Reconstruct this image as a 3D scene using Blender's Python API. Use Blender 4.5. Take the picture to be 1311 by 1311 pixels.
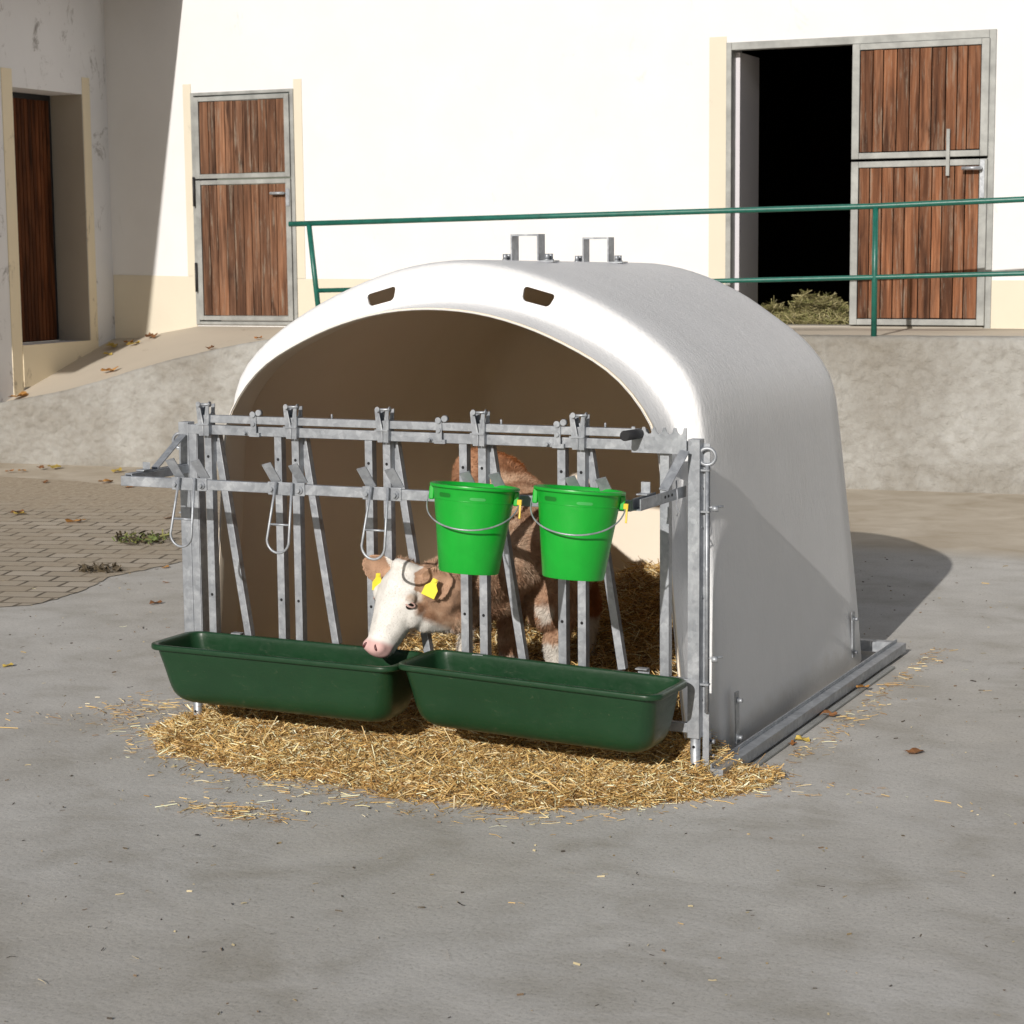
import bpy, bmesh, math, random
import numpy as np
from mathutils import Vector, Matrix, noise as mn
random.seed(7); rng = np.random.default_rng(11)
PI = math.pi
for o in list(bpy.data.objects): bpy.data.objects.remove(o, do_unlink=True)
scene = bpy.context.scene
COL = scene.collection

# ------------------------------------------------------------------ camera
yaw, pitch, roll = 0.4466, 0.1294, -0.009
cy, sy = math.cos(yaw), math.sin(yaw)
r0 = Vector((cy, sy, 0)); f0 = Vector((-sy, cy, 0)); u0 = Vector((0, 0, 1))
fw = f0*math.cos(pitch)-u0*math.sin(pitch); up = u0*math.cos(pitch)+f0*math.sin(pitch)
rt = r0*math.cos(roll)+up*math.sin(roll); up2 = up*math.cos(roll)-r0*math.sin(roll)
cam = bpy.data.cameras.new('camera'); camo = bpy.data.objects.new('camera', cam); COL.objects.link(camo)
M = Matrix((rt, up2, -fw)).transposed().to_4x4(); M.translation = Vector((4.226, -6.1311, 1.75))
camo.matrix_world = M
cam.sensor_width = 36; cam.lens = 2590.972/1311*36; cam.clip_end = 500
cam.dof.use_dof = True; cam.dof.focus_distance = 7.3; cam.dof.aperture_fstop = 11
scene.camera = camo

# ------------------------------------------------------------------ light
EL = math.radians(23.6); AZ = Vector((0.042, -1.0)).normalized()   # direction towards the sun on the ground
w = bpy.data.worlds.new('World'); scene.world = w; w.use_nodes = True
nt = w.node_tree; bg = nt.nodes['Background']
sky = nt.nodes.new('ShaderNodeTexSky'); sky.sky_type = 'NISHITA'; sky.sun_disc = False
sky.sun_elevation = EL; sky.sun_rotation = math.atan2(AZ.x, AZ.y); sky.air_density = 1.0; sky.dust_density = 1.5
nt.links.new(sky.outputs[0], bg.inputs[0]); bg.inputs[1].default_value = 0.046
sun = bpy.data.lights.new('sun', 'SUN'); sun.energy = 4.0; sun.angle = math.radians(0.5); sun.color = (1.0, 0.955, 0.90)
suno = bpy.data.objects.new('sun', sun); COL.objects.link(suno)
sd = Vector((AZ.x*math.cos(EL), AZ.y*math.cos(EL), math.sin(EL)))
suno.rotation_euler = sd.to_track_quat('Z', 'Y').to_euler(); suno.location = (2, -8, 8)
vs = scene.view_settings; vs.view_transform = 'Standard'; vs.look = 'None'; vs.gamma = 1; vs.exposure = 0.0; vs.use_curve_mapping = False

# ------------------------------------------------------------------ materials
def nodes(name):
    m = bpy.data.materials.new(name); m.use_nodes = True
    return m, m.node_tree.nodes, m.node_tree.links, m.node_tree.nodes['Principled BSDF']
def ramp(N, pts):
    r = N.new('ShaderNodeValToRGB'); e = r.color_ramp.elements
    while len(e) < len(pts): e.new(0.5)
    for k, (p, c) in enumerate(pts):
        e[k].position = p; e[k].color = (*c, 1)
    return r
def noise(N, L, vec, scale, detail=4, rough=0.55, dist=0, stretch=None):
    n = N.new('ShaderNodeTexNoise'); n.inputs['Scale'].default_value = scale
    n.inputs['Detail'].default_value = detail; n.inputs['Roughness'].default_value = rough; n.inputs['Distortion'].default_value = dist
    if stretch:
        mp = N.new('ShaderNodeMapping'); mp.inputs['Scale'].default_value = stretch
        L.new(vec, mp.inputs['Vector']); vec = mp.outputs[0]
    L.new(vec, n.inputs['Vector']); return n
def mix(N, L, a, b, fac, mode='MIX'):
    m = N.new('ShaderNodeMix'); m.data_type = 'RGBA'; m.blend_type = mode
    for sock, v in ((m.inputs[0], fac), (m.inputs[6], a), (m.inputs[7], b)):
        if hasattr(v, 'links'): L.new(v, sock)
        elif isinstance(v, tuple): sock.default_value = (*v, 1)
        else: sock.default_value = v
    return m.outputs[2]
def bump(N, L, bs, h, strength, dist=0.01, prev=None):
    b = N.new('ShaderNodeBump'); b.inputs['Strength'].default_value = strength; b.inputs['Distance'].default_value = dist
    L.new(h, b.inputs['Height'])
    if prev: L.new(prev, b.inputs['Normal'])
    L.new(b.outputs[0], bs.inputs['Normal']); return b.outputs[0]
def simple(name, base, rough=0.5, metal=0.0, var=0.12, scale=8, bmp=0.0, bscale=60, stretch=None, spec=0.5):
    m, N, L, bs = nodes(name)
    tc = N.new('ShaderNodeTexCoord').outputs['Object']
    n = noise(N, L, tc, scale, 5, 0.6, 0.2, stretch)
    lo = tuple(c*(1-var) for c in base); hi = tuple(min(1, c*(1+var)) for c in base)
    r = ramp(N, [(0.3, lo), (0.7, hi)]); L.new(n.outputs['Fac'], r.inputs[0]); L.new(r.outputs[0], bs.inputs['Base Color'])
    bs.inputs['Roughness'].default_value = rough; bs.inputs['Metallic'].default_value = metal
    bs.inputs['Specular IOR Level'].default_value = spec
    if bmp:
        n2 = noise(N, L, tc, bscale, 6, 0.6, 0, stretch); bump(N, L, bs, n2.outputs['Fac'], bmp, 0.005)
    return m

def mat_concrete():
    m, N, L, bs = nodes('yard_concrete'); tc = N.new('ShaderNodeTexCoord').outputs['Object']
    n1 = noise(N, L, tc, 0.7, 6, 0.6, 0.6); n2 = noise(N, L, tc, 3.2, 7, 0.62, 0.4, (1, 1.0, 1)); n3 = noise(N, L, tc, 90, 4, 0.7)
    base = ramp(N, [(0.3, (0.44, 0.415, 0.37)), (0.55, (0.495, 0.478, 0.445)), (0.72, (0.54, 0.525, 0.495))]); L.new(n1.outputs['Fac'], base.inputs[0])
    r2 = ramp(N, [(0.3, (0.82, 0.805, 0.77)), (0.5, (1, 1, 1)), (0.7, (1.12, 1.12, 1.12))]); L.new(n2.outputs['Fac'], r2.inputs[0])
    c = mix(N, L, base.outputs[0], r2.outputs[0], 1.0, 'MULTIPLY')
    r3 = ramp(N, [(0.32, (0.70, 0.69, 0.66)), (0.45, (0.98, 0.98, 0.98)), (0.62, (1.03, 1.03, 1.03)), (0.72, (1.2, 1.19, 1.17))]); L.new(n3.outputs['Fac'], r3.inputs[0])
    c = mix(N, L, c, r3.outputs[0], 1.0, 'MULTIPLY')
    # sweeping pale scrape marks
    n4 = noise(N, L, tc, 1.6, 8, 0.7, 1.2, (0.7, 2.6, 1)); r4 = ramp(N, [(0.55, (0, 0, 0)), (0.68, (1, 1, 1))]); L.new(n4.outputs['Fac'], r4.inputs[0])
    f = N.new('ShaderNodeMath'); f.operation = 'MULTIPLY'; L.new(r4.outputs[0], f.inputs[0]); f.inputs[1].default_value = 0.35
    c = mix(N, L, c, (0.62, 0.60, 0.57), f.outputs[0])
    # brown damp dirt spots
    n5 = noise(N, L, tc, 7.5, 9, 0.75, 0.5); r5 = ramp(N, [(0.64, (0, 0, 0)), (0.78, (1, 1, 1))]); L.new(n5.outputs['Fac'], r5.inputs[0])
    f5 = N.new('ShaderNodeMath'); f5.operation = 'MULTIPLY'; L.new(r5.outputs[0], f5.inputs[0]); f5.inputs[1].default_value = 0.5
    c = mix(N, L, c, (0.15, 0.12, 0.08), f5.outputs[0])
    # warmer tan concrete towards the retaining wall
    sx = N.new('ShaderNodeSeparateXYZ'); L.new(tc, sx.inputs[0])
    mr = N.new('ShaderNodeMapRange'); L.new(sx.outputs['Y'], mr.inputs[0]); mr.inputs[1].default_value = 5.1; mr.inputs[2].default_value = 5.5
    n6 = noise(N, L, tc, 2.5, 5, 0.6, 0.5); r6 = ramp(N, [(0.3, (0.40, 0.335, 0.25)), (0.7, (0.56, 0.50, 0.41))]); L.new(n6.outputs['Fac'], r6.inputs[0])
    c = mix(N, L, c, r6.outputs[0], mr.outputs[0])
    L.new(c, bs.inputs['Base Color']); bs.inputs['Roughness'].default_value = 0.85; bs.inputs['Specular IOR Level'].default_value = 0.3
    nb = noise(N, L, tc, 45, 8, 0.7); p = bump(N, L, bs, nb.outputs['Fac'], 0.45, 0.006)
    bump(N, L, bs, n2.outputs['Fac'], 0.12, 0.02, p)
    return m
def mat_paving():
    m, N, L, bs = nodes('paving_blocks'); tc = N.new('ShaderNodeTexCoord').outputs['Object']
    nd = noise(N, L, tc, 6, 3, 0.5); mp = N.new('ShaderNodeMapping'); mp.inputs['Rotation'].default_value = (0, 0, math.radians(-17)); L.new(tc, mp.inputs[0])
    vm = N.new('ShaderNodeVectorMath'); vm.operation = 'MULTIPLY_ADD'; L.new(nd.outputs['Color'], vm.inputs[0]); vm.inputs[1].default_value = (.02, .02, 0); L.new(mp.outputs[0], vm.inputs[2])
    b = N.new('ShaderNodeTexBrick'); L.new(vm.outputs[0], b.inputs['Vector'])
    b.inputs['Scale'].default_value = 1.0; b.inputs['Brick Width'].default_value = 0.225; b.inputs['Row Height'].default_value = 0.165
    b.inputs['Mortar Size'].default_value = 0.011; b.inputs['Mortar Smooth'].default_value = 0.3; b.inputs['Bias'].default_value = 0
    b.inputs['Color1'].default_value = (0.37, 0.315, 0.24, 1); b.inputs['Color2'].default_value = (0.46, 0.40, 0.32, 1); b.inputs['Mortar'].default_value = (0.10, 0.08, 0.055, 1)
    n1 = noise(N, L, tc, 2.2, 6, 0.65, 0.5); r1 = ramp(N, [(0.42, (0, 0, 0)), (0.66, (1, 1, 1))]); L.new(n1.outputs['Fac'], r1.inputs[0])
    sx = N.new('ShaderNodeSeparateXYZ'); L.new(tc, sx.inputs[0])
    mr = N.new('ShaderNodeMapRange'); L.new(sx.outputs['Y'], mr.inputs[0]); mr.inputs[1].default_value = 4.6; mr.inputs[2].default_value = 6.0
    mx = N.new('ShaderNodeMath'); mx.operation = 'MULTIPLY_ADD'; L.new(r1.outputs[0], mx.inputs[0]); mx.inputs[1].default_value = 0.75; L.new(mr.outputs[0], mx.inputs[2]); mx.use_clamp = True
    n2 = noise(N, L, tc, 25, 6, 0.7); r2 = ramp(N, [(0.3, (0.28, 0.215, 0.145)), (0.7, (0.48, 0.41, 0.31))]); L.new(n2.outputs['Fac'], r2.inputs[0])
    c = mix(N, L, b.outputs['Color'], r2.outputs[0], mx.outputs[0])
    L.new(c, bs.inputs['Base Color']); bs.inputs['Roughness'].default_value = 0.9
    inv = N.new('ShaderNodeMath'); inv.operation = 'SUBTRACT'; inv.inputs[0].default_value = 1; L.new(b.outputs['Fac'], inv.inputs[1])
    p = bump(N, L, bs, inv.outputs[0], 0.5, 0.008); nb = noise(N, L, tc, 60, 6, 0.7); bump(N, L, bs, nb.outputs['Fac'], 0.5, 0.005, p)
    return m
def mat_render_wall():
    m, N, L, bs = nodes('roughcast'); tc = N.new('ShaderNodeTexCoord').outputs['Object']
    n1 = noise(N, L, tc, 1.3, 6, 0.6, 0.4); r1 = ramp(N, [(0.3, (0.285, 0.265, 0.23)), (0.48, (0.36, 0.348, 0.322)), (0.66, (0.46, 0.455, 0.435))]); L.new(n1.outputs['Fac'], r1.inputs[0])
    n2 = noise(N, L, tc, 11, 7, 0.65, 0.3); r2 = ramp(N, [(0.3, (0.86, 0.84, 0.81)), (0.6, (1.04, 1.035, 1.02))]); L.new(n2.outputs['Fac'], r2.inputs[0])
    c = mix(N, L, r1.outputs[0], r2.outputs[0], 1.0, 'MULTIPLY')
    n3 = noise(N, L, tc, 3.1, 9, 0.72, 0.3); v = N.new('ShaderNodeMath'); v.operation = 'SUBTRACT'; L.new(n3.outputs['Fac'], v.inputs[0]); v.inputs[1].default_value = 0.5
    a = N.new('ShaderNodeMath'); a.operation = 'ABSOLUTE'; L.new(v.outputs[0], a.inputs[0])
    r3 = ramp(N, [(0.0, (1, 1, 1)), (0.005, (0, 0, 0))]); L.new(a.outputs[0], r3.inputs[0])
    n3b = noise(N, L, tc, 2.0, 3, 0.5); r3b = ramp(N, [(0.56, (0, 0, 0)), (0.62, (0.08, 0.08, 0.08))]); L.new(n3b.outputs['Fac'], r3b.inputs[0])
    cr = N.new('ShaderNodeMath'); cr.operation = 'MULTIPLY'; L.new(r3.outputs[0], cr.inputs[0]); L.new(r3b.outputs[0], cr.inputs[1])
    c = mix(N, L, c, (0.13, 0.10, 0.07), cr.outputs[0])
    L.new(c, bs.inputs['Base Color']); bs.inputs['Roughness'].default_value = 0.95; bs.inputs['Specular IOR Level'].default_value = 0.2
    nb = noise(N, L, tc, 24, 8, 0.7, 0.1); p = bump(N, L, bs, nb.outputs['Fac'], 0.55, 0.04)
    nc = noise(N, L, tc, 75, 5, 0.7); bump(N, L, bs, nc.outputs['Fac'], 0.7, 0.012, p)
    return m
def mat_plaster(name, base, dirt=0.3, dirtcol=(0.30, 0.27, 0.22), thr=0.62):
    m, N, L, bs = nodes(name); tc = N.new('ShaderNodeTexCoord').outputs['Object']
    n1 = noise(N, L, tc, 2.0, 6, 0.6, 0.3); r1 = ramp(N, [(0.3, tuple(c*0.95 for c in base)), (0.7, base)]); L.new(n1.outputs['Fac'], r1.inputs[0])
    n2 = noise(N, L, tc, 4.5, 9, 0.75, 0.6, (1, 1, 0.6)); r2 = ramp(N, [(thr, (0, 0, 0)), (thr+.12, (dirt,)*3)]); L.new(n2.outputs['Fac'], r2.inputs[0])
    c = mix(N, L, r1.outputs[0], dirtcol, r2.outputs[0])
    L.new(c, bs.inputs['Base Color']); bs.inputs['Roughness'].default_value = 0.9; bs.inputs['Specular IOR Level'].default_value = 0.2
    nb = noise(N, L, tc, 30, 6, 0.6); bump(N, L, bs, nb.outputs['Fac'], 0.25, 0.004)
    return m
def mat_planks(name, lo, mid, hi, width, worn=0.5):
    m, N, L, bs = nodes(name); tc = N.new('ShaderNodeTexCoord').outputs['Object']
    at = N.new('ShaderNodeAttribute'); at.attribute_name = 'plank'
    ad = N.new('ShaderNodeVectorMath'); ad.operation = 'ADD'; L.new(tc, ad.inputs[0])
    sc = N.new('ShaderNodeVectorMath'); sc.operation = 'SCALE'; L.new(at.outputs['Vector'], sc.inputs[0]); sc.inputs[3].default_value = 37.0; L.new(sc.outputs[0], ad.inputs[1])
    n1 = noise(N, L, ad.outputs[0], 1, 9, 0.62, 0.5, (38, 38, 1.6)); n2 = noise(N, L, ad.outputs[0], 1, 6, 0.6, 1.0, (9, 9, 1.1))
    r1 = ramp(N, [(0.28, lo), (0.5, mid), (0.75, hi)]); L.new(n1.outputs['Fac'], r1.inputs[0])
    r2 = ramp(N, [(0.33, (0.32, 0.30, 0.30)), (0.45, (0.85, 0.82, 0.80)), (0.65, (1.3, 1.22, 1.12))]); L.new(n2.outputs['Fac'], r2.inputs[0])
    c = mix(N, L, r1.outputs[0], r2.outputs[0], 1.0, 'MULTIPLY')
    sp = N.new('ShaderNodeSeparateXYZ'); L.new(at.outputs['Vector'], sp.inputs[0])
    r3 = ramp(N, [(0.0, (0.62, 0.6, 0.6)), (1.0, (1.3, 1.25, 1.2))]); L.new(sp.outputs[0], r3.inputs[0])
    c = mix(N, L, c, r3.outputs[0], 1.0, 'MULTIPLY')
    n3 = noise(N, L, ad.outputs[0], 1, 8, 0.75, 0.3, (30, 30, 2.2)); r4 = ramp(N, [(0.54, (0, 0, 0)), (0.66, (worn,)*3)]); L.new(n3.outputs['Fac'], r4.inputs[0])
    c = mix(N, L, c, (0.27, 0.225, 0.175), r4.outputs[0])
    L.new(c, bs.inputs['Base Color']); bs.inputs['Roughness'].default_value = 0.8; bs.inputs['Specular IOR Level'].default_value = 0.2
    bump(N, L, bs, n1.outputs['Fac'], 0.5, 0.006)
    return m
def mat_galv():
    m, N, L, bs = nodes('galvanised_steel'); tc = N.new('ShaderNodeTexCoord').outputs['Object']
    v = N.new('ShaderNodeTexVoronoi'); v.inputs['Scale'].default_value = 60; L.new(tc, v.inputs['Vector'])
    n = noise(N, L, tc, 12, 7, 0.7, 0.8)
    r = ramp(N, [(0.3, (0.29, 0.31, 0.335)), (0.52, (0.375, 0.395, 0.42)), (0.75, (0.52, 0.54, 0.56))]); L.new(n.outputs['Fac'], r.inputs[0])
    sp = N.new('ShaderNodeSeparateColor'); L.new(v.outputs['Color'], sp.inputs[0])
    r2 = ramp(N, [(0, (0.85, 0.85, 0.86)), (1, (1.1, 1.1, 1.1))]); L.new(sp.outputs[0], r2.inputs[0])
    c = mix(N, L, r.outputs[0], r2.outputs[0], 1.0, 'MULTIPLY'); L.new(c, bs.inputs['Base Color'])
    bs.inputs['Metallic'].default_value = 0.45
    rr = N.new('ShaderNodeMapRange'); L.new(n.outputs['Fac'], rr.inputs[0]); rr.inputs[3].default_value = 0.32; rr.inputs[4].default_value = 0.6; L.new(rr.outputs[0], bs.inputs['Roughness'])
    n2 = noise(N, L, tc, 90, 4, 0.6); bump(N, L, bs, n2.outputs['Fac'], 0.12, 0.003)
    return m
def mat_shell_out():
    m, N, L, bs = nodes('white_gelcoat'); tc = N.new('ShaderNodeTexCoord').outputs['Object']
    n1 = noise(N, L, tc, 3, 5, 0.6, 0.3); r1 = ramp(N, [(0.3, (0.765, 0.765, 0.765)), (0.7, (0.81, 0.81, 0.812))]); L.new(n1.outputs['Fac'], r1.inputs[0])
    n4 = noise(N, L, tc, 2.2, 8, 0.72, 0.7, (1, 1, 0.5)); r4 = ramp(N, [(0.60, (0, 0, 0)), (0.76, (0.2,)*3)]); L.new(n4.outputs['Fac'], r4.inputs[0])
    c = mix(N, L, r1.outputs[0], (0.58, 0.54, 0.47), r4.outputs[0])
    sx = N.new('ShaderNodeSeparateXYZ'); L.new(tc, sx.inputs[0]); nz = noise(N, L, tc, 7, 6, 0.7)
    ma = N.new('ShaderNodeMath'); ma.operation = 'MULTIPLY_ADD'; L.new(nz.outputs['Fac'], ma.inputs[0]); ma.inputs[1].default_value = -0.14; L.new(sx.outputs['Z'], ma.inputs[2])
    r5 = ramp(N, [(0.0, (0.35,)*3), (0.07, (0, 0, 0))]); L.new(ma.outputs[0], r5.inputs[0]); c = mix(N, L, c, (0.42, 0.36, 0.26), r5.outputs[0])
    L.new(c, bs.inputs['Base Color']); bs.inputs['Roughness'].default_value = 0.42; bs.inputs['Specular IOR Level'].default_value = 0.4
    n2 = noise(N, L, tc, 1, 5, 0.65, 0.3, (60, 60, 22)); p = bump(N, L, bs, n2.outputs['Fac'], 0.55, 0.007)
    n3 = noise(N, L, tc, 7, 3, 0.5, 0, (1, 1, 0.6)); p = bump(N, L, bs, n3.outputs['Fac'], 0.12, 0.02, p)
    n6 = noise(N, L, tc, 160, 3, 0.6); bump(N, L, bs, n6.outputs['Fac'], 0.3, 0.003, p)
    return m
def mat_shell_in():
    m, N, L, bs = nodes('white_inside_warm_shade'); tc = N.new('ShaderNodeTexCoord').outputs['Object']  # white inside; its brown shade is put into the colour as a tan tint
    n1 = noise(N, L, tc, 1.4, 6, 0.6, 0.6); r1 = ramp(N, [(0.3, (0.78, 0.68, 0.545)), (0.7, (0.83, 0.74, 0.61))]); L.new(n1.outputs['Fac'], r1.inputs[0])
    L.new(r1.outputs[0], bs.inputs['Base Color']); bs.inputs['Roughness'].default_value = 0.5
    n2 = noise(N, L, tc, 40, 5, 0.6); bump(N, L, bs, n2.outputs['Fac'], 0.12, 0.004)
    return m
def mat_attr(name, rough=0.8, emis=None, translucent=0.0, attr='tint', spec=0.3):
    m, N, L, bs = nodes(name); at = N.new('ShaderNodeAttribute'); at.attribute_name = attr
    L.new(at.outputs['Color'], bs.inputs['Base Color']); bs.inputs['Roughness'].default_value = rough; bs.inputs['Specular IOR Level'].default_value = spec
    return m

GALV = mat_galv(); WHITE = mat_shell_out(); INNER = mat_shell_in(); CONC = mat_concrete(); PAV = mat_paving(); ROUGH = mat_render_wall()
PLAST = mat_plaster('white_plaster', (0.75, 0.745, 0.74)); PLASTD = mat_plaster('weathered_white_plaster', (0.80, 0.80, 0.81), 0.9, (0.16, 0.14, 0.12), .57)
CREAM = mat_plaster('cream_paint', (0.68, 0.62, 0.50), 0.4); CREAMD = mat_plaster('flaking_cream_paint', (0.84, 0.74, 0.55), 0.9, (0.22, 0.17, 0.11), .57)
REVEAL = mat_plaster('grey_reveal_plaster', (0.62, 0.60, 0.63), 0.7, (0.25, 0.2, 0.15))
PLANK = mat_planks('brown_weathered_planks', (0.055, 0.030, 0.019), (0.155, 0.080, 0.048), (0.29, 0.175, 0.115), 0.1, 0.85)
PLANK2 = mat_planks('red_brown_planks', (0.065, 0.028, 0.015), (0.165, 0.074, 0.039), (0.29, 0.155, 0.092), 0.1, 0.7)
PLANK3 = mat_planks('dark_brown_boards', (0.07, 0.025, 0.010), (0.12, 0.042, 0.016), (0.17, 0.07, 0.03), 0.06, 0.0)
STEEL = simple('grey_painted_steel', (0.31, 0.315, 0.30), 0.6, 0.2, 0.25, 7, 0.1, 80)
GREENP = simple('green_railing_paint', (0.012, 0.115, 0.085), 0.38, 0, 0.25, 14, 0.15, 70)
def mat_scuffed(name, base, dust, rough, amt):
    m, N, L, bs = nodes(name); tc = N.new('ShaderNodeTexCoord').outputs['Object']
    n1 = noise(N, L, tc, 5, 6, .65, .4); r1 = ramp(N, [(.35, tuple(c*.9 for c in base)), (.7, tuple(c*1.12 for c in base))]); L.new(n1.outputs['Fac'], r1.inputs[0])
    n2 = noise(N, L, tc, 14, 9, .8, 1.5, (1, 1, 2.2)); r2 = ramp(N, [(.60, (0, 0, 0)), (.70, (amt,)*3)]); L.new(n2.outputs['Fac'], r2.inputs[0])
    n3 = noise(N, L, tc, 150, 3, .6); r3 = ramp(N, [(.70, (0, 0, 0)), (.76, (amt*2,)*3)]); L.new(n3.outputs['Fac'], r3.inputs[0])
    ad = N.new('ShaderNodeMath'); ad.operation = 'ADD'; ad.use_clamp = True; L.new(r2.outputs[0], ad.inputs[0]); L.new(r3.outputs[0], ad.inputs[1])
    L.new(mix(N, L, r1.outputs[0], dust, ad.outputs[0]), bs.inputs['Base Color'])
    mr = N.new('ShaderNodeMapRange'); L.new(n2.outputs['Fac'], mr.inputs[0]); mr.inputs[1].default_value = .3; mr.inputs[2].default_value = .7; mr.inputs[3].default_value = rough-.06; mr.inputs[4].default_value = rough+.16; L.new(mr.outputs[0], bs.inputs['Roughness'])
    bump(N, L, bs, n1.outputs['Fac'], .12, .01); return m
TROUGH = mat_scuffed('dark_green_plastic', (0.010, 0.043, 0.016), (.22, .20, .13), .32, .30)
BUCKET = mat_scuffed('bright_green_plastic', (0.008, 0.37, 0.03), (.18, .42, .14), .32, .10)
SLOTM = simple('moulded_slot_green', (0.004, 0.16, 0.012), 0.5, 0, 0.05)
YELLOW = simple('yellow_plastic', (0.75, 0.50, 0.01), 0.4, 0, 0.03)
TAGY = simple('yellow_tag_plastic', (0.85, 0.72, 0.05), 0.45, 0, 0.03)
BLACK = simple('black_rubber', (0.018, 0.018, 0.02), 0.6, 0, 0.2, 10, 0.1, 60)
HOLE = simple('dark_hole', (0.01, 0.01, 0.012), 0.9)
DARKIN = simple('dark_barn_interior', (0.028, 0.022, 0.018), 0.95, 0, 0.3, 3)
SILL = mat_plaster('worn_concrete_sill', (0.36, 0.33, 0.28), 0.6, (0.18, 0.14, 0.09))
WALK = mat_plaster('walkway_concrete', (0.54, 0.475, 0.385), 0.85, (0.28, 0.22, 0.14))
STRAW = mat_attr('straw', 0.55, spec=0.45); LEAFM = mat_attr('dry_leaf', 0.7)
COAT = mat_attr('calf_coat', 0.75, spec=0.25)
EYE = simple('wet_dark_eye', (0.012, 0.008, 0.006), 0.12, 0, 0.1)
PINK = simple('pink_skin', (0.50, 0.33, 0.29), 0.6)

# ------------------------------------------------------------------ helpers
def prop(o, label=None, cat=None, group=None, kind=None):
    if label: o['label'] = label
    if cat: o['category'] = cat
    if group: o['group'] = group
    if kind: o['kind'] = kind
    return o
def thing(name, label, cat, loc=(0, 0, 0), rz=0.0, group=None):
    o = bpy.data.objects.new(name, None); COL.objects.link(o); o.location = loc; o.rotation_euler = (0, 0, rz)
    o.empty_display_size = 0.1
    return prop(o, label, cat, group)
def base_of(p):
    v = Vector((0, 0, 0))
    while p is not None: v += p.location; p = p.parent
    return v
def link(name, me, mats, parent=None, shift=True, smooth=False, bevel=0.0):
    """shift: mesh is written in world coordinates and moved into its unrotated parent's frame"""
    if not isinstance(mats, (list, tuple)): mats = [mats]
    for m in mats: me.materials.append(m)
    if shift and parent is not None: me.transform(Matrix.Translation(-base_of(parent)))
    o = bpy.data.objects.new(name, me); COL.objects.link(o)
    if parent is not None: o.parent = parent
    if smooth:
        me.polygons.foreach_set('use_smooth', [True]*len(me.polygons))
    if bevel:
        b = o.modifiers.new('bevel', 'BEVEL'); b.width = bevel; b.segments = 2; b.limit_method = 'ANGLE'
    return o
def obj(name, bm, mats, parent=None, shift=True, smooth=False, bevel=0.0):
    bmesh.ops.recalc_face_normals(bm, faces=bm.faces[:])
    me = bpy.data.meshes.new(name); bm.to_mesh(me); bm.free()
    return link(name, me, mats, parent, shift, smooth, bevel)
def box(bm, x0, x1, y0, y1, z0, z1, mi=0):
    vs_ = [bm.verts.new(p) for p in ((x0, y0, z0), (x1, y0, z0), (x1, y1, z0), (x0, y1, z0), (x0, y0, z1), (x1, y0, z1), (x1, y1, z1), (x0, y1, z1))]
    for q in ((0, 1, 2, 3), (4, 7, 6, 5), (0, 4, 5, 1), (1, 5, 6, 2), (2, 6, 7, 3), (3, 7, 4, 0)):
        f = bm.faces.new([vs_[k] for k in q]); f.material_index = mi
    return vs_
def bar(bm, a, b, w_, d_, side=(1, 0, 0), mi=0):
    a = Vector(a); b = Vector(b); t = (b-a).normalized(); s = Vector(side); s = (s-t*s.dot(t)).normalized(); n = t.cross(s)
    v = []
    for p in (a, b):
        for i, j in ((-1, -1), (1, -1), (1, 1), (-1, 1)): v.append(bm.verts.new(p+s*(i*w_/2)+n*(j*d_/2)))
    for q in ((3, 2, 1, 0), (4, 5, 6, 7), (0, 1, 5, 4), (1, 2, 6, 5), (2, 3, 7, 6), (3, 0, 4, 7)):
        f = bm.faces.new([v[k] for k in q]); f.material_index = mi
def tube(bm, pts, r, n=10, closed=False, cap=True, mi=0):
    pts = [Vector(p) for p in pts]; rings = []; m = len(pts)
    radii = r if isinstance(r, (list, tuple)) else [r]*m
    t0 = (pts[1]-pts[0]).normalized(); ref = Vector((0, 0, 1)) if abs(t0.z) < 0.9 else Vector((1, 0, 0)); u = t0.cross(ref).normalized()
    for i, p in enumerate(pts):
        if closed: t = (pts[(i+1) % m]-pts[i-1]).normalized()
        else: t = (pts[min(i+1, m-1)]-pts[max(i-1, 0)]).normalized()
        u = (u-t*u.dot(t)).normalized(); v = t.cross(u)
        rings.append([bm.verts.new(p+(u*math.cos(2*PI*k/n)+v*math.sin(2*PI*k/n))*radii[i]) for k in range(n)])
    for i in range(m if closed else m-1):
        A = rings[i]; B = rings[(i+1) % m]
        for k in range(n):
            f = bm.faces.new((A[k], A[(k+1) % n], B[(k+1) % n], B[k])); f.smooth = True; f.material_index = mi
    if cap and not closed:
        bm.faces.new(rings[0][::-1]).material_index = mi; bm.faces.new(rings[-1]).material_index = mi
def disc(bm, c, nrm, r, h, n=14, mi=0):
    c = Vector(c); nrm = Vector(nrm).normalized(); tube(bm, [c, c+nrm*h], r, n, mi=mi)
def bolt(bm, c, nrm, r=0.008, h=0.008):
    disc(bm, c, nrm, r*1.35, h*0.25); c2 = Vector(c)+Vector(nrm).normalized()*h*0.25; disc(bm, c2, nrm, r, h, 6)
def evalmesh(o):
    dg = bpy.context.evaluated_depsgraph_get(); dg.update()
    me = bpy.data.meshes.new_from_object(o.evaluated_get(dg)); return me
def lerp(a, b, t): return a+(b-a)*t
def interp(x, xs, ys): return float(np.interp(x, xs, ys))

# building frame: u along the facade, v away from the yard, z up
BA = math.radians(6.2); BO = Vector((0, 8.1, 0)); BE = Vector((math.cos(BA), math.sin(BA), 0)); BN = Vector((-math.sin(BA), math.cos(BA), 0))
def B(u, v, z=0): return BO+BE*u+BN*v+Vector((0, 0, z))

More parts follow.
